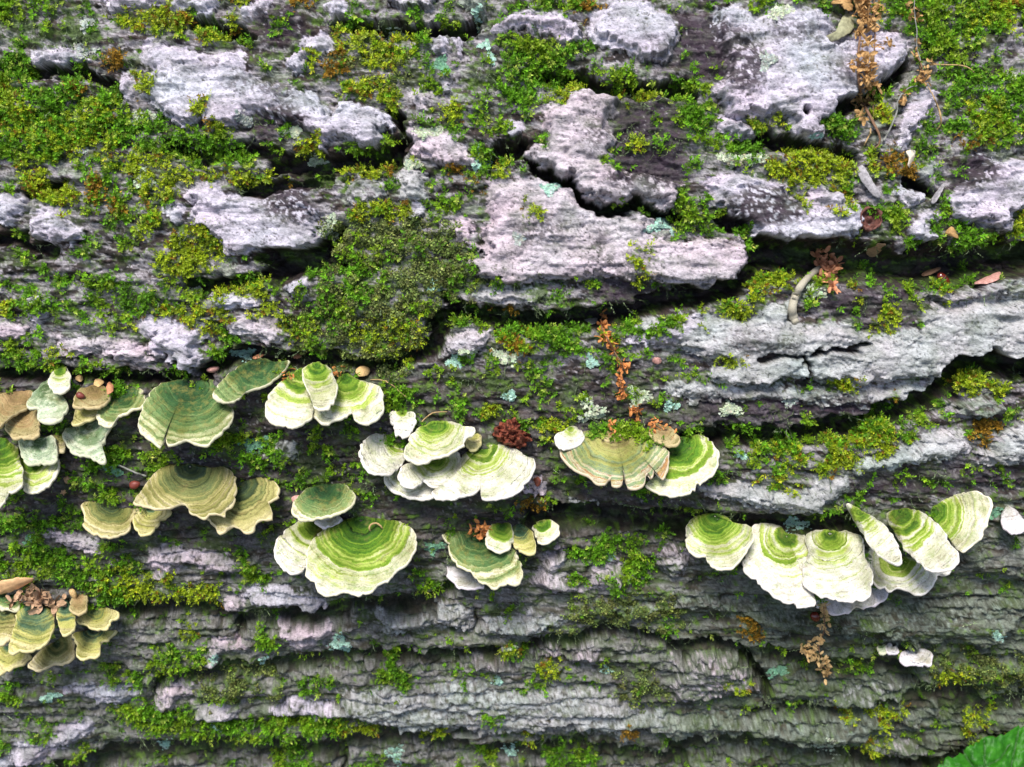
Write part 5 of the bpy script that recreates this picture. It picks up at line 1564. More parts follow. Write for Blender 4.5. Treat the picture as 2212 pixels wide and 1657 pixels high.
 ("T7 50,870", "T7 -40,895 60,875 192,930 170,962 130,1002 50,1032 -40,1045", 'yellow', 'yellow bracket cut by the left edge, lowest in the lower left cluster', G8, dict(lift=0, shift=.22)),
]
for _o, _l, _s, _lab, _g, _kw in CAPS:
    bracket(_o, _l, _s, _lab, _g, **_kw)

# moss rooted on the brackets themselves
for key, poly, n_, kind in (('mossy_tan', "T5 1570,1165 1700,1112 1900,1112 2000,1185 2060,1235 1950,1262 1850,1190 1720,1185 1600,1195", 420, 'g'),
                            ('mossy_left', "T4 650,960 730,870 790,870 760,940 690,985", 110, 'g')):
    TOP, nn, pix = CAP_GRID[key]
    d = inside_dist(pts(poly), pix[..., 0].astype(np.float32), pix[..., 1].astype(np.float32))
    cand = np.argwhere(d > 0)
    rg_ = np.random.default_rng(5)
    k = cand[rg_.integers(0, len(cand), n_)]
    p = TOP[k[:, 0], k[:, 1]] + rg_.normal(0, .0008, (n_, 3))
    EXTRA_MOSS.append((kind, p, np.repeat((nn.reshape(-1, 3).mean(0) * .6 + np.array([0, 0, .4]))[None], n_, 0)))

# ================================================================== lichens
TILE['A'] = (2000 / 1.1302, 0.0, 400 / 1657 / 1.1302)
TILE['B'] = (1900 / 1.1302, 560 / 1.1302, 600 / 2212 / 1.1302)
TILE['C'] = (1180 / 1.1302, 740 / 1.1302, 600 / 1988 / 1.1302)
TILE['D'] = (0.0, 880 / 1.1302, 360 / 1657 / 1.1302)
TILE['E'] = (0.0, 1380 / 1.1302, 300 / 1841 / 1.1302)
TILE['L'] = (2250 / 1.1302, 1760 / 1.1302, 250 / 2212 / 1.1302)
m_lich = tint_mat('lichen', .9, .1, .22, 1500, .2)
LCOL = {'m': (.34, .52, .42), 'p': (.43, .48, .34), 'd': (.15, .30, .19), 'g': (.36, .39, .35), 't': (.50, .44, .30)}


def lichen(at_, rx, ry, col, label):
    """a rosette of overlapping rounded lobes lying on the bark"""
    sc = TILE[at_.split()[0]][2]
    cx, cy = pts(at_)[0]
    rx, ry = rx * sc, ry * sc
    rng = np.random.default_rng(sum(map(ord, label)))
    n = int(np.clip(rx * ry * .52, 20, 190))
    P0, n0 = surf(cx, cy)
    Vs, Fs, Cs, k = [], [], [], 0
    base = np.array(LCOL[col])
    arms = rng.uniform(0, 6.28, 7)
    for i in range(n):
        a = arms[i % 7] + rng.normal(0, .42)
        q = math.sqrt(rng.random()) * (1.0 if rng.random() < .8 else 1.25) * (.75 + .35 * math.sin(a * 3 + arms[0]))
        px, py = cx + rx * q * math.cos(a), cy + ry * q * math.sin(a)
        p, n_ = surf(px, py, .0004 + .0009 * (1 - q) * rng.random())
        outw = math.cos(a) * RIGHT - math.sin(a) * UP
        outw = outw - n_ * (outw @ n_)
        outw /= np.linalg.norm(outw) + 1e-9
        d = outw + n_ * rng.uniform(-.05, .5) + rng.normal(0, .25, 3)
        d /= np.linalg.norm(d)
        s = np.cross(n_, d)
        s /= np.linalg.norm(s)
        L = rng.uniform(.0010, .0021)
        W = L * rng.uniform(.55, .9)
        dip = -np.cross(d, s) * L * .18
        pt = [p - d * L * .5, p + s * W * .5 - d * L * .1 + dip, p + s * W * .55 + d * L * .35, p + s * W * .15 + d * L * .62 + dip,
              p - s * W * .2 + d * L * .45, p - s * W * .6 + d * L * .5 + dip, p - s * W * .5 - d * L * .1]
        Vs += pt
        for j in range(1, 6):
            Fs.append((k, k + j, k + j + 1))
        k += 7
        Cs += [np.clip(base * math.exp(rng.normal(0, .16)) * (1 + rng.normal(0, .05, 3)), .01, .7)] * 7
    V = np.array(Vs) - P0
    o = obj('lichen', mesh('lichen', V, np.array(Fs), mat=m_lich, smooth=False, colors=np.array(Cs)), None, P0)
    tag(o, label, 'lichen', 'lichen rosettes on the bark')


LICHENS = [
 ("T1 905,730", 85, 70, 'p', 'pale green lichen rosette at the lower left corner of the largest upper left pale plate'),
 ("T1 1548,765", 60, 55, 'g', 'grey green lichen rosette on the lower edge of the largest upper left pale plate'),
 ("T1 545,325", 70, 45, 'g', 'faint grey green lichen on the narrow pale plate near the top left corner'),
 ("T1 925,1150", 60, 60, 'p', 'pale lichen rosette in the yellow green moss of the left side'),
 ("T1 2120,1470", 60, 80, 'p', 'pale lichen hanging off the right end of the left middle pale plate'),
 ("T1 555,155", 45, 50, 'g', 'grey lichen speck among trailing moss in the top left corner'),
 ("T1 1880,860", 60, 45, 'p', 'small pale lichen on the dark stained patch of the upper left plate'),
 ("T1 2030,1030", 60, 35, 'p', 'lichen fringe under the pointed right end of the upper left plate'),
 ("T1 500,950", 70, 40, 'g', 'pale lichen crumbs deep in the left moss bed'),
 ("T2 350,225", 80, 45, 'p', 'pale green lichen on the mossy ledge below the top crevice'),
 ("T2 565,865", 80, 60, 'p', 'round pale lichen sitting on the small pink plate left of centre'),
 ("T2 930,300", 40, 30, 'm', 'mint lichen chip above another one, beside the big top moss cushion'),
 ("T2 980,370", 30, 40, 'm', 'lower mint lichen chip beside the big top moss cushion'),
 ("T2 905,1020", 55, 80, 'm', 'mint green lichen climbing the right end of the small pink plate'),
 ("T2 640,420", 65, 50, 'd', 'dull green lichen above a tiny pink plate'),
 ("T2 1350,1210", 60, 40, 'm', 'mint lichen just under the start of the long black crack'),
 ("T2 2060,1460", 100, 55, 'm', 'bright mint lichen below the right end of the long black crack'),
 ("T2 890,95", 45, 35, 'm', 'mint lichen on the tip of the hanging top plate'),
 ("T2 1150,1530", 40, 40, 'g', 'grey lichen at the left side of the big pink central plate'),
 ("T2 460,1060", 60, 30, 'p', 'pale lichen under the small pink plate left of centre'),
 ("T3 640,70", 95, 50, 'p', 'frilly pale lichen on the top edge of the upper right pale plate'),
 ("T3 400,1035", 170, 60, 'p', 'largest frilly pale lichen, in a green band below the upper right plate'),
 ("T3 380,1030", 70, 40, 't', 'tan dried patch lying in the largest frilly lichen'),
 ("T3 560,385", 55, 60, 'g', 'grey lichen on the dark stained part of the upper right plate'),
 ("T3 2120,510", 60, 30, 'p', 'lichen strip under the dark knob near the right edge'),
 ("T3 880,870", 50, 25, 'm', 'pale mint lichen at the bottom tip of the upper right plate'),
 ("T5 1080,650", 105, 50, 'p', 'broad pale lichen below the middle moss ledge'),
 ("T5 735,695", 50, 40, 'm', 'mint lichen left of the broad pale one below the middle moss ledge'),
 ("T5 825,645", 55, 40, 'p', 'pale lichen touching the pink bark knob below the central crevice'),
 ("T5 1630,685", 50, 45, 'm', 'small mint lichen left of the orange catkin strand'),
 ("T5 1600,1000", 95, 90, 'p', 'large branching green lichen above the mossy tan bracket'),
 ("T5 1915,915", 75, 70, 'p', 'branching lichen right of the lower end of the orange catkin strand'),
 ("T5 2120,970", 50, 35, 'm', 'small mint lichen right of the branching ones above the brackets'),
 ("T5 600,205", 45, 45, 'm', 'mint lichen in the olive liverwort carpet'),
 ("T5 1090,910", 45, 30, 'm', 'tiny mint lichen on dark bark above the red lump'),
 ("T6 325,990", 65, 60, 'p', 'lichen on the dark bark face below the long right plate'),
 ("T6 860,240", 85, 60, 'p', 'lichen beside the grey curled stem on the right'),
 ("T6 700,950", 45, 35, 'g', 'little grey lichen in the dark speckled face on the right'),
 ("T6 390,1290", 45, 30, 'm', 'mint lichen in the green moss band right of the mossy tan bracket'),
 ("T4 1565,645", 75, 40, 'm', 'mint lichen just above the tilted dark green bracket'),
 ("T4 1640,1220", 110, 60, 'd', 'dull green lichen on shaded bark below the upper row of brackets'),
 ("T4 740,1380", 80, 35, 'd', 'dull green lichen above the red berry on the left'),
 ("T4 1250,245", 40, 35, 'g', 'white lichen dot between mossy plates on the left'),
 ("T7 310,1198", 85, 30, 'm', 'bright mint lichen low at the left side'),
 ("T7 1415,1385", 75, 40, 'm', 'bright mint lichen below the pinkish bottom left plate'),
 ("T7 1060,1500", 50, 30, 'm', 'mint lichen at the bottom left under the long moss band'),
 ("T7 1375,970", 35, 35, 'm', 'mint lichen under the small pink slanted plate, lower left'),
 ("T7 1690,965", 30, 30, 'm', 'tiny mint lichen by the lower left crevice'),
 ("T7 2180,860", 70, 60, 'm', 'grey mint lichen at the end of the pink plate, lower centre left'),
 ("T7 190,195", 45, 30, 'd', 'green lichen at the left edge below the brackets'),
 ("T8 615,260", 60, 60, 'd', 'dark mint lichen touching the frilled green crescent bracket'),
 ("T8 1005,1100", 45, 30, 'm', 'single mint lichen in the middle of the bottom bark'),
 ("T8 1705,1030", 38, 25, 'm', 'tiny mint lichen right of centre at the bottom'),
 ("T8 1085,1530", 65, 40, 'm', 'mint lichen near the bottom edge, centre'),
 ("T8 360,1570", 55, 60, 'm', 'mint lichen near the bottom edge, left of centre'),
 ("T8 1745,295", 35, 25, 'm', 'tiny mint lichen in the moss right of the crescent bracket'),
 ("T8 1100,890", 40, 25, 'p', 'pale lichen over the moss in the long lower crevice'),
 ("T9 740,90", 80, 40, 'm', 'mint lichen hanging above the white bracket cluster'),
 ("T9 620,1020", 60, 60, 'd', 'green lichen in the dark cleft below the tan catkin'),
 ("T9 2040,810", 45, 30, 'm', 'mint lichen at the right below the long grey plate'),
 ("T9 940,1510", 75, 35, 'p', 'pale lichen near the bottom edge on the right'),
 ("T9 2010,20", 45, 50, 'd', 'dull green lichen at the right end of the white bracket cluster'),
]
for L_ in LICHENS:
    lichen(*L_)

# ================================================================== litter caught on the bark
m_straw = simple_mat('dry_straw', (.50, .30, .12), .75, .35, 1500, .0001, .25)
m_stem = simple_mat('dry_stem', (.17, .095, .055), .8, .4, 1500, .0002)
m_stem_tan = simple_mat('tan_stem', (.36, .24, .11), .8, .35, 1500, .0002)
m_stem_grey = simple_mat('grey_stem', (.20, .20, .18), .85, .35, 1500, .0002)
m_rust = simple_mat('rust_floret', (.58, .23, .07), .8, .4, 1800, .0002, .15)
m_catk = simple_mat('tan_floret', (.64, .43, .19), .8, .35, 1800, .0002, .2)
m_leafdry = simple_mat('withered_leaf', (.36, .35, .21), .75, .35, 500, .0004, .25)
m_resin = simple_mat('red_crumbly_bark', (.17, .042, .022), .65, .7, 330, .0012, 0, .4)
m_fuzz = simple_mat('fuzzy_grey_stem', (.36, .325, .25), .95, .25, 2500, .0004)
m_tuft = simple_mat('orange_flakes', (.56, .25, .13), .8, .35, 900, .0003, .15)
m_redseed = simple_mat('red_seed', (.15, .030, .020), .5, .6, 420, .0003, 0, .4)
m_gloss = simple_mat('glossy_brown_seed', (.11, .014, .008), .12, .3, 400, .0000, 0, .7)
m_pinkbud = simple_mat('pink_bud_scale', (.50, .26, .22), .6, .4, 900, .0002, .1)
m_wood2 = simple_mat('orange_wood', (.60, .36, .18), .8, .3, 260, .0006)
m_chip = simple_mat('tan_debris', (.40, .25, .15), .85, .4, 700, .0004)
m_cream = simple_mat('cream_flake', (.55, .48, .38), .8, .25, 700, .0003)
m_splint = simple_mat('grey_splinter', (.30, .28, .29), .85, .45, 700, .0006)
m_acorn = simple_mat('acorn_cup', (.085, .030, .022), .7, .6, 800, .0007)
m_acornrim = simple_mat('acorn_rim', (.13, .055, .042), .9, .7, 900, .0005)


def scale_mesh(name, mat, ln=1.0, wd=.5, cup=.25):
    """small cupped scale, unit length along +Y"""
    V, F = [], []
    for i in range(5):
        t = i / 4
        w = wd * (math.sin(math.pi * (.12 + .80 * t)) ** .8) * .5
        z = cup * (t - .4) ** 2
        V += [(-w, t * ln, z + cup * .35), (0, t * ln, z), (w, t * ln, z + cup * .35)]
    for i in range(4):
        a = i * 3
        F += [(a, a + 1, a + 4, a + 3), (a + 1, a + 2, a + 5, a + 4)]
    return mesh(name, np.array(V), np.array(F), mat=mat)


def rand_mat(rng, p, size, n_, open_=.7, d=None):
    d = rng.normal(0, 1, 3) if d is None else np.asarray(d, float)
    d = d + n_ * open_
    d /= np.linalg.norm(d)
    u = np.cross(d, rng.normal(0, 1, 3))
    u /= np.linalg.norm(u)
    w = np.cross(u, d)
    M = Matrix(((u[0], d[0], w[0], p[0]), (u[1], d[1], w[1], p[1]), (u[2], d[2], w[2], p[2]), (0, 0, 0, 1)))
    return M @ Matrix.Diagonal((size, size, size, 1))


def scatter_parts(name, root, me, clusters, size, rng, lift=.0035, flat=.6):
    """clusters: 'tile x,y,r,n ...' -> small scales as parts of root"""
    tile = None
    for tok in clusters.split():
        if tok in TILE:
            tile = TILE[tok]
            continue
        x, y, r, n = map(float, tok.split(','))
        for _ in range(int(n)):
            a, q = rng.uniform(0, 6.28), math.sqrt(rng.random()) * r
            p, n_ = surf(tile[0] + (x + q * math.cos(a)) * tile[2], tile[1] + (y + q * math.sin(a)) * tile[2], 0)
            p = p + n_ * lift * rng.uniform(.5, 1.25)
            o = bpy.data.objects.new(name, me)
            COL.objects.link(o)
            o.parent = root
            M = rand_mat(rng, p - np.array(root.location), size * rng.uniform(.7, 1.25), n_, flat)
            o.matrix_local = M


def path3(s, lifts, n):
    P = spline(pts(s), n)
    L = np.interp(np.linspace(0, 1, n), np.linspace(0, 1, len(lifts)), lifts)
    return np.array([surf(x, y, l * .001)[0] for (x, y), l in zip(P, L)])


def stem_thing(name, s, lifts, rads, mat, label, cat, group=None, n=26):
    pa = path3(s, lifts, n)
    r = np.interp(np.linspace(0, 1, n), np.linspace(0, 1, len(rads)), rads) * .001
    V, F = tube(pa, r)
    o = obj(name, mesh(name, V - pa[0], F, mat=mat), None, pa[0])
    return tag(o, label, cat, group)


rng = np.random.default_rng(21)
me_bract = scale_mesh('bract', m_straw, 1, .55, .35)
me_rust = scale_mesh('floret', m_rust, 1, .6, .35)
me_catk = scale_mesh('floret', m_catk, 1, .55, .35)


def stalk(name, label, cat, stem, lifts, rads, mat, clusters, me, size, group=None, pname='bract', lift=.0035):
    pa = path3(stem, lifts, 30)
    root = thing(name, Vector(pa[0]), label, cat, group)
    r = np.interp(np.linspace(0, 1, 30), np.linspace(0, 1, len(rads)), rads) * .001
    V, F = tube(pa, r)
    part('stem', root, V, F, mat)
    scatter_parts(pname, root, me, clusters, size, rng, lift)
    return root


GS = 'dried seed stalks at the upper right'
stalk('dried_seed_stalk', 'longest dried brown stalk crowded with straw coloured bracts, hanging over the upper right plate', 'dried plant',
      "A 400,-120 395,100 400,250 390,380 375,560 375,760 390,900 410,1020 450,1110 510,1220 560,1310 600,1400 595,1470 550,1510 490,1540",
      [4, 4, 4, 3.5, 3, 3, 3, 3, 2, .5], [.45, .5, .6, .75, .7, .35], m_stem,
      "A 390,-40,60,25 390,30,60,35 410,110,60,25 400,190,60,25 480,240,60,24 480,310,50,16 350,380,40,12 440,480,45,12 420,610,50,20 320,690,40,11 430,700,60,22 470,745,50,14 440,830,55,20 490,890,60,20 450,950,45,12 370,1060,55,20 460,1050,30,8 395,1185,40,9",
      me_bract, .0034, GS, lift=.0062)
stalk('dried_seed_stalk', 'thin dark stalk with a few straw bracts, just right of the longest stalk', 'dried plant',
      "A 535,-80 530,60 535,180 548,400 540,600 525,780 530,900 535,1000 530,1120 545,1250", [4, 3, 2, 2, 3, 3, 1], [.28, .3, .3, .22], m_stem,
      "A 560,110,60,14 600,120,40,6 590,505,35,5 680,465,45,9", me_bract, .0027, GS)
stalk('dried_seed_stalk', 'short upright stalk with two knots of straw bracts in the top right moss', 'dried plant',
      "A 925,40 925,140 935,240 955,340 955,430 962,520 1000,640 1010,720", [5, 5, 4.5, 4, 3.5, 3], [.2, .25, .28, .3], m_stem_grey,
      "A 920,90,45,10 910,205,38,7 985,205,42,9 955,450,22,5 ", me_bract, .0028, GS)
stalk('dried_seed_stalk', 'tangled straw flower remains above the small upright pale plate', 'dried plant',
      "A 950,570 985,640 1010,720 1020,800 1060,870", [3, 4, 4, 4, 2], [.3, .4, .35], m_stem,
      "A 1010,790,70,26 1050,840,40,9 1090,650,45,10 950,580,35,6", me_bract, .0026, GS)
stem_thing('bare_stem', "A 975,880 880,910 790,990 750,1080 755,1140 720,1250 670,1370 638,1432", [2, 4, 5, 5, 4, 3, 2], [.25, .4, .42, .55], m_stem_grey, 'grey bare stem curving down from the straw tangle', 'stem')  # dried plant stem, bare of bracts
stem_thing('bare_stem', "A 1075,895 1120,990 1160,1080 1195,1180 1207,1260 1170,1325", [3, 4, 4, 4, 3, 2], [.2, .32, .5, .3], m_stem_tan, 'tan hooked stem lying over the small upright pale plate', 'stem')
stem_thing('bare_stem', "A 1120,670 1250,690 1400,700 1480,720 1532,758", [3, 5, 6, 5, 4], [.3, .32, .3, .25], m_stem_tan, 'straight tan stem pointing right from the straw tangle', 'stem')
stem_thing('bare_stem', "A 505,1310 500,1360 470,1420 450,1475", [2, 2.5, 2, 1], [.4, .4, .3], m_stem_tan, 'short orange rootlet beside the hooked foot of the longest stalk', 'stem')
t_ = thing('seed_scale', Vector(surf(*pts("A 850,1000")[0])[0]), 'two loose straw scales in the moss between grey stem and longest stalk', 'seed scale')
scatter_parts('bract', t_, me_bract, "A 850,980,35,4 830,1035,35,5", .003, rng)


def sheet(name, poly, mat, label, cat, lift=1.5, bulge=2.0, thick=.5, curl=0.0, rough=.35, group=None, lump=0.0, n=40, nr=8):
    """small solid flake: outline on the bark, domed, with its own thickness"""
    P = pts(poly)
    c = P.mean(0)
    Q = spline(P, n, closed=True)
    rg = np.random.default_rng(sum(map(ord, label)))
    w = sum(rg.normal(0, rough) * np.cos(k * np.linspace(0, 2 * math.pi, n, endpoint=False) + rg.uniform(0, 6)) for k in (5, 9, 14))
    Q = Q + (Q - c) / (np.linalg.norm(Q - c, axis=1)[:, None] + 1e-6) * w[:, None]
    p0, n0 = surf(*c)
    d0 = float((p0 - CAM) @ FWD)
    r = np.linspace(.03, 1, nr)
    pix = c + r[:, None, None] * (Q - c)
    # follow the bark broadly: depth plane through a ring of bark points
    ring = np.array([(surf(*q)[0] - CAM) @ FWD for q in Q[::max(1, n // 8)]])
    qs = Q[::max(1, n // 8)] - c
    A_ = np.column_stack([qs, np.ones(len(qs))])
    co = np.linalg.lstsq(A_, ring, rcond=None)[0]
    co[:2] = np.clip(co[:2], -.0009, .0009)
    dep = (pix - c) @ co[:2] + min(co[2], d0)
    dep = dep - .001 * (lift + bulge * (1 - r[:, None] ** 2)) + .001 * curl * (r[:, None] ** 2) * np.cos(2 * np.linspace(0, 2 * math.pi, n, endpoint=False))[None]
    if lump:
        rg_l = np.abs(fbm(pix[..., 0] / 27, pix[..., 1] / 22, 4, int(d0 * 1e5) % 90, .55))
        dep = dep + .001 * lump * (1.1 - 2.4 * rg_l) - .0006 * fbm(pix[..., 0] / 6, pix[..., 1] / 6, 3, 33)
    T = unproject(pix[..., 0], pix[..., 1], dep)
    B = unproject(pix[..., 0], pix[..., 1], dep + thick * .001)
    V = np.vstack([T.reshape(-1, 3), B.reshape(-1, 3)])
    i, j = np.meshgrid(np.arange(nr - 1), np.arange(n), indexing='ij')
    j2 = (j + 1) % n
    f = np.stack([i * n + j, (i + 1) * n + j, (i + 1) * n + j2, i * n + j2], -1).reshape(-1, 4)
    off_ = nr * n
    k = np.arange(n)
    k2 = (k + 1) % n
    rim = np.stack([(nr - 1) * n + k, off_ + (nr - 1) * n + k, off_ + (nr - 1) * n + k2, (nr - 1) * n + k2], -1)
    tri = np.stack([k, k2, np.full(n, len(V))], -1)
    V = np.vstack([V, T[0].mean(0)[None]])
    o = obj(name, mesh(name, V - p0, [f, f[:, ::-1] + off_, rim, tri], mat=mat), None, p0)
    return tag(o, label, cat, group)


sheet('withered_leaf', "A 345,165 300,140 250,150 205,230 165,320 150,362 60,365 62,405 140,418 250,372 330,312 355,250", m_leafdry, 'withered grey green leaf folded beside the longest dried stalk', 'leaf', 3, 3, .3, 2.2)
sheet('withered_leaf', "A 120,40 180,-40 300,-60 340,60 330,110 270,100 200,40", m_straw, 'crumpled straw coloured leaf at the top edge left of the longest stalk', 'leaf', 3, 3, .3, 2.5, .8)
sheet('bark_flake', "T3 1450,975 1490,960 1512,975 1500,1030 1475,1075 1462,1060 1468,1020", m_cream, 'cream flake standing up beside the golden moss clump', 'flake', 3, 1.5, .6, 1.0)
sheet('bark_splinter', "T3 1140,1085 1180,1065 1230,1150 1290,1250 1262,1272 1200,1210 1150,1135", m_splint, 'grey wood splinter slanting below the golden moss clump', 'splinter', 3, 1, .8, .3)
sheet('bark_splinter', "T3 1608,1292 1640,1302 1702,1190 1690,1178 1650,1225", m_splint, 'thin pale splinter bridging the gap beside the right edge plate', 'splinter', 4, .6, .6, .2)
sheet('seed_scale', "T3 1700,1500 1740,1455 1770,1480 1790,1530 1750,1520", m_straw, 'tan husk below the right edge plate', 'husk', 3, 1.5, .4, 1.0)
sheet('seed_scale', "T3 1415,650 1440,610 1455,630 1440,680 1400,660", m_straw, 'tan husk in the moss under the upper right plate', 'husk', 3, 1.5, .4, .6)

# acorn cup seen from below
P0, n0 = surf(*pts("T3 1210,1405")[0], lift=.002)
ac = thing('acorn_cup', Vector(P0), 'round reddish brown acorn cup lodged at the lower edge of a right hand plate', 'acorn cup')
Rc = 73 * TS * (base_depth(*pts("T3 1210,1405")[0]) / K)
u_ = RIGHT
v_ = np.cross(n0, u_)
prof = [(1.0, -1.5), (1.06, .0), (1.0, .38), (.92, .45), (.84, .30), (.70, .0), (.45, -.22), (.30, -.25), (.22, .05), (.0, .12)]
na = 40
ag = np.linspace(0, 2 * math.pi, na, endpoint=False)
def lathe(pr, jit):
    rows_ = []
    for k, (r_, z_) in enumerate(pr):
        jr = 1 + jit * fbm(np.cos(ag) * 3 + k, np.sin(ag) * 3, 3, 70 + k)
        rows_.append(P0 + Rc * (r_ * jr)[:, None] * (np.cos(ag)[:, None] * u_ + np.sin(ag)[:, None] * v_) + n0 * Rc * z_ * 1.0)
    V = np.array(rows_)
    i, j = np.meshgrid(np.arange(len(pr) - 1), np.arange(na), indexing='ij')
    j2 = (j + 1) % na
    return V.reshape(-1, 3), np.stack([i * na + j, i * na + j2, (i + 1) * na + j2, (i + 1) * na + j], -1).reshape(-1, 4)
V, F = lathe(prof[:5], .20)
part('rim', ac, V, F, m_acornrim)
V, F = lathe(prof[4:], .20)
part('hollow', ac, V, F, m_acorn)

# fuzzy curled stem with its orange tuft
pa = path3("B 345,345 290,385 240,430 195,480 150,560 122,650 112,730 125,790 150,835", [6, 6, 6, 5, 4, 3, 3, 2.5], 30)
root = thing('withered_fruit_stalk', Vector(pa[0]), 'curled fuzzy grey stem with a ragged orange tuft, under the right hand crevice', 'dried plant')
V, F = tube(pa, np.interp(np.linspace(0, 1, 30), [0, .1, .5, .9, 1], [.0014, .0016, .0019, .0022, .0016]) * (1 + .07 * rng.normal(0, 1, 30)), 12)
part('stem', root, V, F, m_fuzz)
me_fl = scale_mesh('flake', m_tuft, 1, .5, .25)
scatter_parts('flake', root, me_fl, "B 360,250,70,26 430,310,80,34 500,330,50,16 420,400,60,24 440,470,40,12 460,520,22,6", .0042, rng, .006, .5)

# glossy seed, dark husk and bud scale in the crevice on the right
def pebble(name, at_, rx, ry, ang, mat, label, cat, lift=1.5, rz=.8, group=None):
    sc = TILE[at_.split()[0]][2]
    c = pts(at_)[0]
    p, n_ = surf(*c, lift=lift * .001)
    m = base_depth(*c) / K * sc
    a = math.radians(ang)
    e1 = math.cos(a) * RIGHT - math.sin(a) * UP
    e1 -= n_ * (e1 @ n_)
    e1 /= np.linalg.norm(e1)
    e2 = np.cross(n_, e1)
    th_ = np.linspace(0.02, math.pi - .02, 12)
    ph = np.linspace(0, 2 * math.pi, 18, endpoint=False)
    T_, P_ = np.meshgrid(th_, ph, indexing='ij')
    taper = 1 - .25 * np.cos(T_)
    lx, ly, lz = np.cos(T_), np.sin(T_) * np.cos(P_) * taper, np.sin(T_) * np.sin(P_) * taper
    wob = 1 + .07 * fbm(lx * 2 + ang, ly * 2 + lz * 2, 3, 55)
    V = (lx * rx * m * wob)[..., None] * e1 + (ly * ry * m * wob)[..., None] * e2 + (lz * ry * m * rz * wob)[..., None] * n_
    i, j = np.meshgrid(np.arange(11), np.arange(18), indexing='ij')
    j2 = (j + 1) % 18
    F = np.stack([i * 18 + j, i * 18 + j2, (i + 1) * 18 + j2, (i + 1) * 18 + j], -1).reshape(-1, 4)
    o = obj(name, mesh(name, V.reshape(-1, 3), F, mat=mat), None, p)
    return tag(o, label, cat, group)


pebble('seed', "B 1470,445", 75, 38, 40, m_gloss, 'glossy red brown seed in the right hand crevice', 'seed', 3)
sheet('bud_scale', "B 1290,400 1340,370 1460,340 1440,375 1350,415 1300,420", m_stem, 'dark brown husk lying just above the glossy seed', 'husk', 4, 1.5, .4, .5)
sheet('bud_scale', "B 1745,490 1820,450 1930,400 1990,380 2008,400 1985,450 1900,485 1800,492", m_pinkbud, 'pinkish pointed bud scale right of the glossy seed', 'bud scale', 3, 2.5, .5, .5)
sheet('bark_flake', "B 800,170 860,130 970,135 920,200 860,250 800,230", m_chip, 'dark flake hidden in the black right hand crevice', 'flake', 2, 1, .5, .5)

# orange catkin strands
GC = 'dry catkin strands'
stalk('catkin', 'rusty orange catkin strand hanging below the central crevice', 'catkin', "C 955,70 950,180 990,260 1060,390 1120,490 1105,600 1110,690 1135,780", [5, 5, 5, 5, 5, 4, 4, 3], [.3, .35, .3, .2], m_stem,
      "C 965,105,32,12 955,160,26,10 965,205,22,8 985,255,36,16 1020,330,36,16 1060,390,26,10 1125,500,44,24 1105,595,22,9 1105,665,22,9 1130,730,36,18", me_rust, .0030, GC, 'floret')
stalk('catkin', 'tan catkin strand hanging below the white bracket cluster', 'catkin', "T9 895,560 900,640 905,700 885,780 870,830 890,900 910,980 930,1030", [9, 9, 8, 7, 7, 6, 5], [.25, .3, .3, .2], m_stem,
      "T9 900,590,30,14 910,650,26,10 900,705,24,9 882,775,20,8 810,840,48,30 835,880,45,22 890,930,32,16 915,990,34,18", me_catk, .0032, GC, 'floret', .0075)
stalk('catkin', 'rusty catkin scrap with dark tail, above right of the mossy tan bracket', 'catkin', "C 1225,830 1235,880 1240,940", [3, 3, 2], [.5, .5, .3], m_stem, "C 1225,850,40,22 1240,925,18,5", me_rust, .0030, GC, 'floret')
stalk('catkin', 'rusty catkin scrap with pale buds over the tan cupped bracket', 'catkin', "C 1340,930 1440,975 1510,995 1590,1060 1615,1100 1640,1190 1725,1250", [8, 9, 9, 9, 9, 9, 8], [.2, .22, .2, .12], m_stem, "C 1355,945,38,20 1380,900,22,5 1510,1000,28,10 1425,945,18,4 1600,1090,14,5", me_rust, .0021, GC, 'floret', .010)
stalk('catkin', 'faded orange catkin scrap standing in the moss of the mossy tan bracket', 'catkin', "C 1015,920 1030,960 1035,1010", [4, 5, 7], [.3, .3, .3], m_stem, "C 1020,940,30,12 1035,1000,22,9", me_rust, .002, GC, 'floret', .008)
sheet('bark_strip', "C 1590,1075 1660,1068 1735,1090 1720,1108 1650,1120 1600,1115", m_pinkbud, 'pinkish sliver on the rim of the lime and tan ringed bracket', 'sliver', 9, 1.0, .5, .3)
sheet('bark_flake', "C 1365,465 1385,440 1430,445 1440,480 1410,495 1380,485", m_pinkbud, 'small pink flake on the grey plate right of the orange catkin strand', 'flake', 1.5, 1, .5, .5)
sheet('bark_flake', "C 820,135 880,120 925,125 910,165 870,170", m_stem_grey, 'grey sliver in the crevice beside the top of the orange catkin strand', 'flake', 2, 1, .5, .5)

# crumbly red lump
sheet('resin_lump', "C 75,1050 110,1000 150,960 200,950 245,932 290,970 310,1030 360,1050 397,1100 350,1140 300,1172 200,1167 140,1130 100,1105", m_resin, 'crumbly dark red lump of rotten bark resting on the pale bracket stack', 'bark lump', 6, 6.5, 5, .5, 1.1, None, 5.5, 90, 26)
sheet('bark_flake', "C 405,1425 440,1405 465,1430 460,1470 430,1485", m_resin, 'dark red fleck on the pink plate right of the pale bracket stack', 'flake', 1.5, 1, .5, .2)
pebble('seed', "T9 862,672", 38, 30, 60, m_gloss, 'dark red berry beside the tan catkin below the white cluster', 'berry', 3)

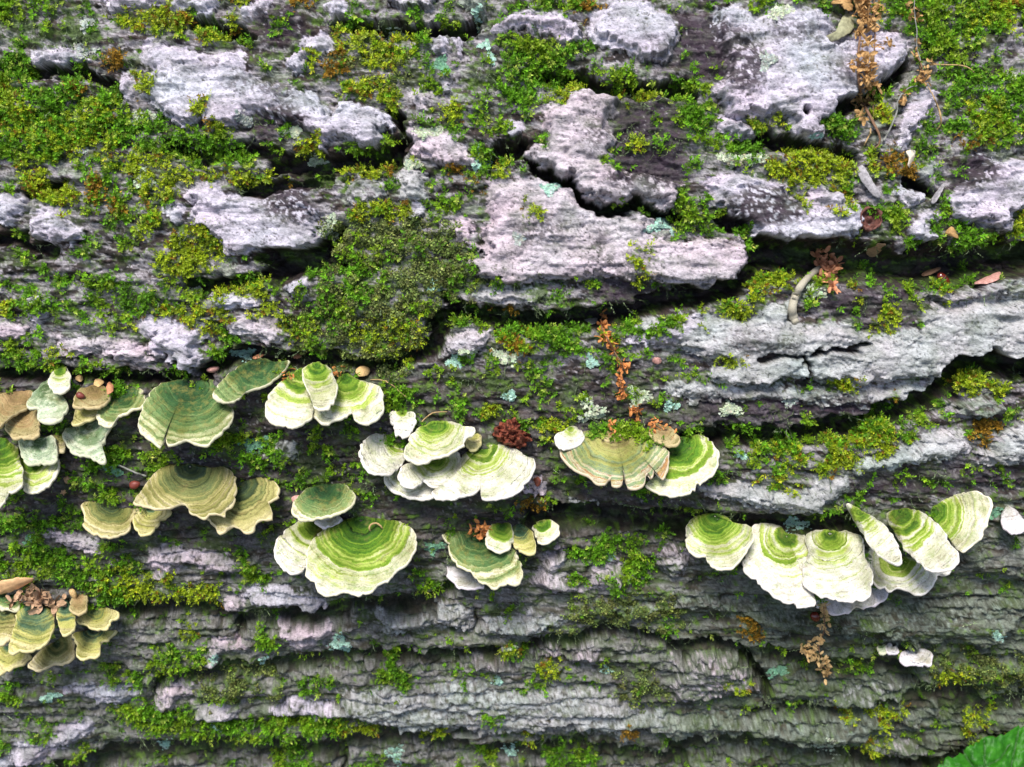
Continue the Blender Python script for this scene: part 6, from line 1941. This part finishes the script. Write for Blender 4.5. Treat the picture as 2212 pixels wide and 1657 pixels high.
# small things among the left brackets
pebble('seed', "D 1000,335", 50, 36, 20, m_redseed, 'shiny red seed lying on a brown bracket in the left cluster', 'seed', 11)
pebble('seed', "D 1545,1362", 62, 48, -20, m_redseed, 'round red berry left of the large tan ringed bracket', 'berry', 4)
sheet('bud_scale', "D 1195,330 1205,260 1240,245 1278,290 1270,345 1215,380", m_tuft, 'orange bud scale right of the red seed in the left cluster', 'bud scale', 8, 1.6, .4, .8)
sheet('bud_scale', "D 1052,270 1070,215 1120,205 1170,240 1140,280 1080,302", m_catk, 'tan bud scale above the red seed in the left cluster', 'bud scale', 7, 1.6, .4, .8)
sheet('bud_scale', "D 845,210 870,170 920,170 935,215 900,240", m_stem_tan, 'brown scrap at the top of the dark gap in the left cluster', 'husk', 4, 1.6, .4, .8)
sheet('bud_scale', "D 715,1330 750,1300 800,1330 790,1380 740,1380", m_chip, 'tan crumb under the left edge cluster, upper of two', 'crumb', 2, 1.6, .6, .4)
sheet('bud_scale', "D 680,1480 710,1455 742,1470 730,1505 695,1505", m_chip, 'tan crumb under the left edge cluster, lower of two', 'crumb', 2, 1.6, .6, .4)
stem_thing('twig', "D 1365,1155 1480,1195 1580,1240 1665,1275", [3, 4, 4, 3], [.4, .5, .45], m_stem_grey, 'short grey twig above the large tan ringed bracket', 'twig')
pebble('bud', "T4 1378,735", 20, 42, 80, m_pinkbud, 'purple pink bud standing left of the tilted dark green bracket', 'bud', 3)
sheet('bud_scale', "T4 1620,668 1650,645 1695,645 1680,662 1640,675", m_tuft, 'orange scrap on the top edge of the tilted dark green bracket', 'bud scale', 5, 1, .4, .5)
sheet('bud_scale', "T4 1880,660 1905,640 1940,648 1925,668 1895,672", m_tuft, 'orange scrap right of the tilted dark green bracket', 'bud scale', 2.5, 1, .4, .5)
sheet('bark_flake', "T4 1870,1570 1900,1550 1975,1555 1978,1580 1945,1598 1890,1600", m_pinkbud, 'pinkish chip lying on the small dark green striped bracket', 'flake', 9, 1, .7, .3)
t_ = thing('catkin', Vector(surf(*pts("T4 2170,740")[0])[0]), 'brown catkin crumbs behind the white and lime brackets of the upper row', 'catkin', GC)
scatter_parts('floret', t_, me_rust, "T4 2170,735,32,16 1860,765,38,14", .0022, rng, .006)
sheet('bud_scale', "T5 100,760 120,725 170,722 195,750 170,782 125,785", m_catk, 'tan round scale above the right scalloped bracket of the upper row', 'bud scale', 4, 2, .5, .8)
stem_thing('twig', "T5 200,800 270,795 340,830 390,880 440,920", [3, 5, 4, 3, 2], [.25, .3, .25], m_stem_tan, 'thin brown tendril right of the upper row of brackets', 'twig')
stem_thing('twig', "T5 530,1060 560,1030 610,1003 690,1006", [5, 5, 4, 2], [.3, .32, .25], m_stem_tan, 'thin tan tendril arching over the pale bracket stack', 'twig')
stalk('catkin', 'brown catkin lump at the top of the frilled green crescent bracket', 'catkin', "T8 850,85 900,95 960,110", [6, 6, 5], [.4, .5, .4], m_stem, "T8 910,95,48,34 950,90,30,12 860,90,25,8", me_rust, .0030, GC, 'floret', .008)
# curled ring on the biggest lime bracket
stem_thing('curled_shred', "T8 285,80 272,52 240,38 210,50 203,74 218,92 245,88", [8, 9, 9, 9, 9, 8], [.3, .5, .5, .3], m_stem_tan, 'curled tan bark shred above the biggest lime bracket', 'shred')

# wood strip and debris over the lower left corner
sheet('wood_strip', "E -150,300 0,235 250,190 430,185 520,205 440,262 330,330 150,400 0,440 -150,470", m_wood2, 'orange brown strip of rotten wood over the lower left brackets', 'wood strip', 7, 2.0, 2.0, .5, .8)
t_ = thing('bark_debris', Vector(surf(*pts("E 600,340")[0])[0]), 'crumbly tan debris lying behind the lower left brackets', 'debris')
scatter_parts('chip', t_, scale_mesh('chip', m_chip, 1, .62, .12), "E 420,330,90,16 600,320,110,26 760,340,90,18 700,420,80,14 860,470,60,7 300,450,80,8 1040,400,60,7", .0042, rng, .008, .9)
pebble('bud_scale', "E 1168,312", 85, 48, 75, m_catk, 'pinkish tan husk standing at the top of the lower left brackets', 'husk', 7)

# ================================================================== fresh leaf in front of the log, lower right corner
m_leaf, nt, b = new_mat('fresh_leaf')
pos = N(nt, 'ShaderNodeNewGeometry').outputs['Position']
n1 = noise_node(nt, pos, 260, 5, .6).outputs[0]
ve = N(nt, 'ShaderNodeAttribute', attribute_name='vein').outputs['Fac']
cl = ramp(nt, n1, [(.3, (.012, .085, .003)), (.5, (.022, .135, .005)), (.72, (.040, .19, .009))])
cl = mix_col(nt, math_node(nt, 'MULTIPLY', ve, .85), cl, (.012, .060, .004))
nt.links.new(cl, b.inputs['Base Color'])
b.inputs['Roughness'].default_value = .5
b.inputs['Specular IOR Level'].default_value = .25
bump(nt, b, n1, .5, .0006)
tr = N(nt, 'ShaderNodeBsdfTranslucent')
nt.links.new(cl, tr.inputs[0])
mxs = N(nt, 'ShaderNodeMixShader')
mxs.inputs[0].default_value = .15
nt.links.new(b.outputs[0], mxs.inputs[1])
nt.links.new(tr.outputs[0], mxs.inputs[2])
nt.links.new(mxs.outputs[0], nt.nodes['Material Output'].inputs[0])

LP = np.array([(2022, 1660), (2034, 1652), (2046, 1638), (2076, 1634), (2084, 1618), (2106, 1608), (2124, 1594), (2150, 1592), (2172, 1584), (2196, 1574), (2230, 1565), (2280, 1575), (2340, 1620), (2380, 1700), (2370, 1800), (2300, 1890), (2190, 1930), (2080, 1880), (2020, 1790), (2002, 1715)], float)
n = 260
Q = spline(LP, n, closed=True)
cL = np.array([2185.0, 1760.0])
s_ = np.arange(n) / n
_rt = np.random.default_rng(8)
_te = np.sort(np.concatenate([[0, 1], np.linspace(0, 1, 46)[1:-1] + _rt.normal(0, .006, 44)]))
_ti = np.clip(np.searchsorted(_te, s_, side='right') - 1, 0, 44)
saw = (s_ - _te[_ti]) / (_te[_ti + 1] - _te[_ti] + 1e-6) * _rt.uniform(.4, 1.2, 46)[_ti]
Q = Q + (Q - cL) / np.linalg.norm(Q - cL, axis=1)[:, None] * (saw * 11 - 4 + 2.0 * ((s_ * 138) % 1))[:, None]
nr = 46
r = np.linspace(.02, 1, nr)
pix = cL + r[:, None, None] * (Q - cL)
veins = [np.array(v, float) for v in ([(2185, 1930), (2185, 1760), (2127, 1655), (2126, 1600)], [(2185, 1760), (2090, 1640), (2080, 1620)], [(2185, 1760), (2050, 1690)], [(2185, 1760), (2185, 1650), (2200, 1580)], [(2185, 1760), (2260, 1640), (2290, 1580)], [(2185, 1800), (2330, 1720)], [(2185, 1830), (2050, 1790)],
                                      [(2127, 1655), (2160, 1640), (2180, 1610)], [(2127, 1655), (2095, 1660)], [(2190, 1670), (2225, 1640)], [(2190, 1690), (2165, 1665)])]
vd = np.min([line_dist(v, pix[..., 0], pix[..., 1]) for v in veins], axis=0)
dep0 = base_depth(2100, 1640) - .035
quilt = 3.2 * np.sqrt(np.clip(vd / 16, 0, 1.4)) + 1.5 * fbm(pix[..., 0] / 12, pix[..., 1] / 12, 4, 81, .6)
dep = dep0 - .001 * quilt + .00012 * (pix[..., 1] - 1700) * -.6 + .00004 * (pix[..., 0] - 2185) + .010 * (r[:, None] ** 2) * .6
T = unproject(pix[..., 0], pix[..., 1], dep)
B = unproject(pix[..., 0], pix[..., 1], dep + .0004)
V = np.vstack([T.reshape(-1, 3), B.reshape(-1, 3), T[0].mean(0)[None]])
i, j = np.meshgrid(np.arange(nr - 1), np.arange(n), indexing='ij')
j2 = (j + 1) % n
f = np.stack([i * n + j, (i + 1) * n + j, (i + 1) * n + j2, i * n + j2], -1).reshape(-1, 4)
k = np.arange(n)
k2 = (k + 1) % n
rim = np.stack([(nr - 1) * n + k, nr * n + (nr - 1) * n + k, nr * n + (nr - 1) * n + k2, (nr - 1) * n + k2], -1)
tri = np.stack([k, k2, np.full(n, len(V) - 1)], -1)
leaf = thing('green_leaf', Vector(T[0].mean(0)), 'bright green toothed leaf poking into the lower right corner in front of the log', 'leaf')
vm = (1 - sstep(1.2, 4.2, vd)).ravel()
part('blade', leaf, V, [f, f[:, ::-1] + nr * n, rim, tri], m_leaf, attrs={'vein': np.concatenate([vm, vm, [0]])})
m_vein = simple_mat('leaf_vein', (.020, .095, .007), .5, .2, 800, .0001)
for v in veins[:7]:
    q = spline(v, 14)
    dd = dep0 - .001 * (-.2) + .00012 * (q[:, 1] - 1700) * -.6 + .00004 * (q[:, 0] - 2185) + .004
    rr = np.array([np.abs(pix.reshape(-1, 2) - a).sum(1).argmin() for a in q])
    base_p = T.reshape(-1, 3)[rr]
    V, F = tube(base_p - FWD * -.0003, np.linspace(.00045, .00022, 14), 6)
    part('vein', leaf, V, F, m_vein)
# its stalk goes down out of the picture to the ground
pst = np.array([T[0].mean(0), T[0].mean(0) + np.array([.005, -.03, -.10]), T[0].mean(0) + np.array([.02, -.02, -.30]), [T[0].mean(0)[0] + .03, T[0].mean(0)[1] - .01, -R_LOG - .02]])
V, F = tube(spline(pst, 20), np.linspace(.0010, .0022, 20), 8)
part('stalk', leaf, V, F, m_vein)

plant_moss()
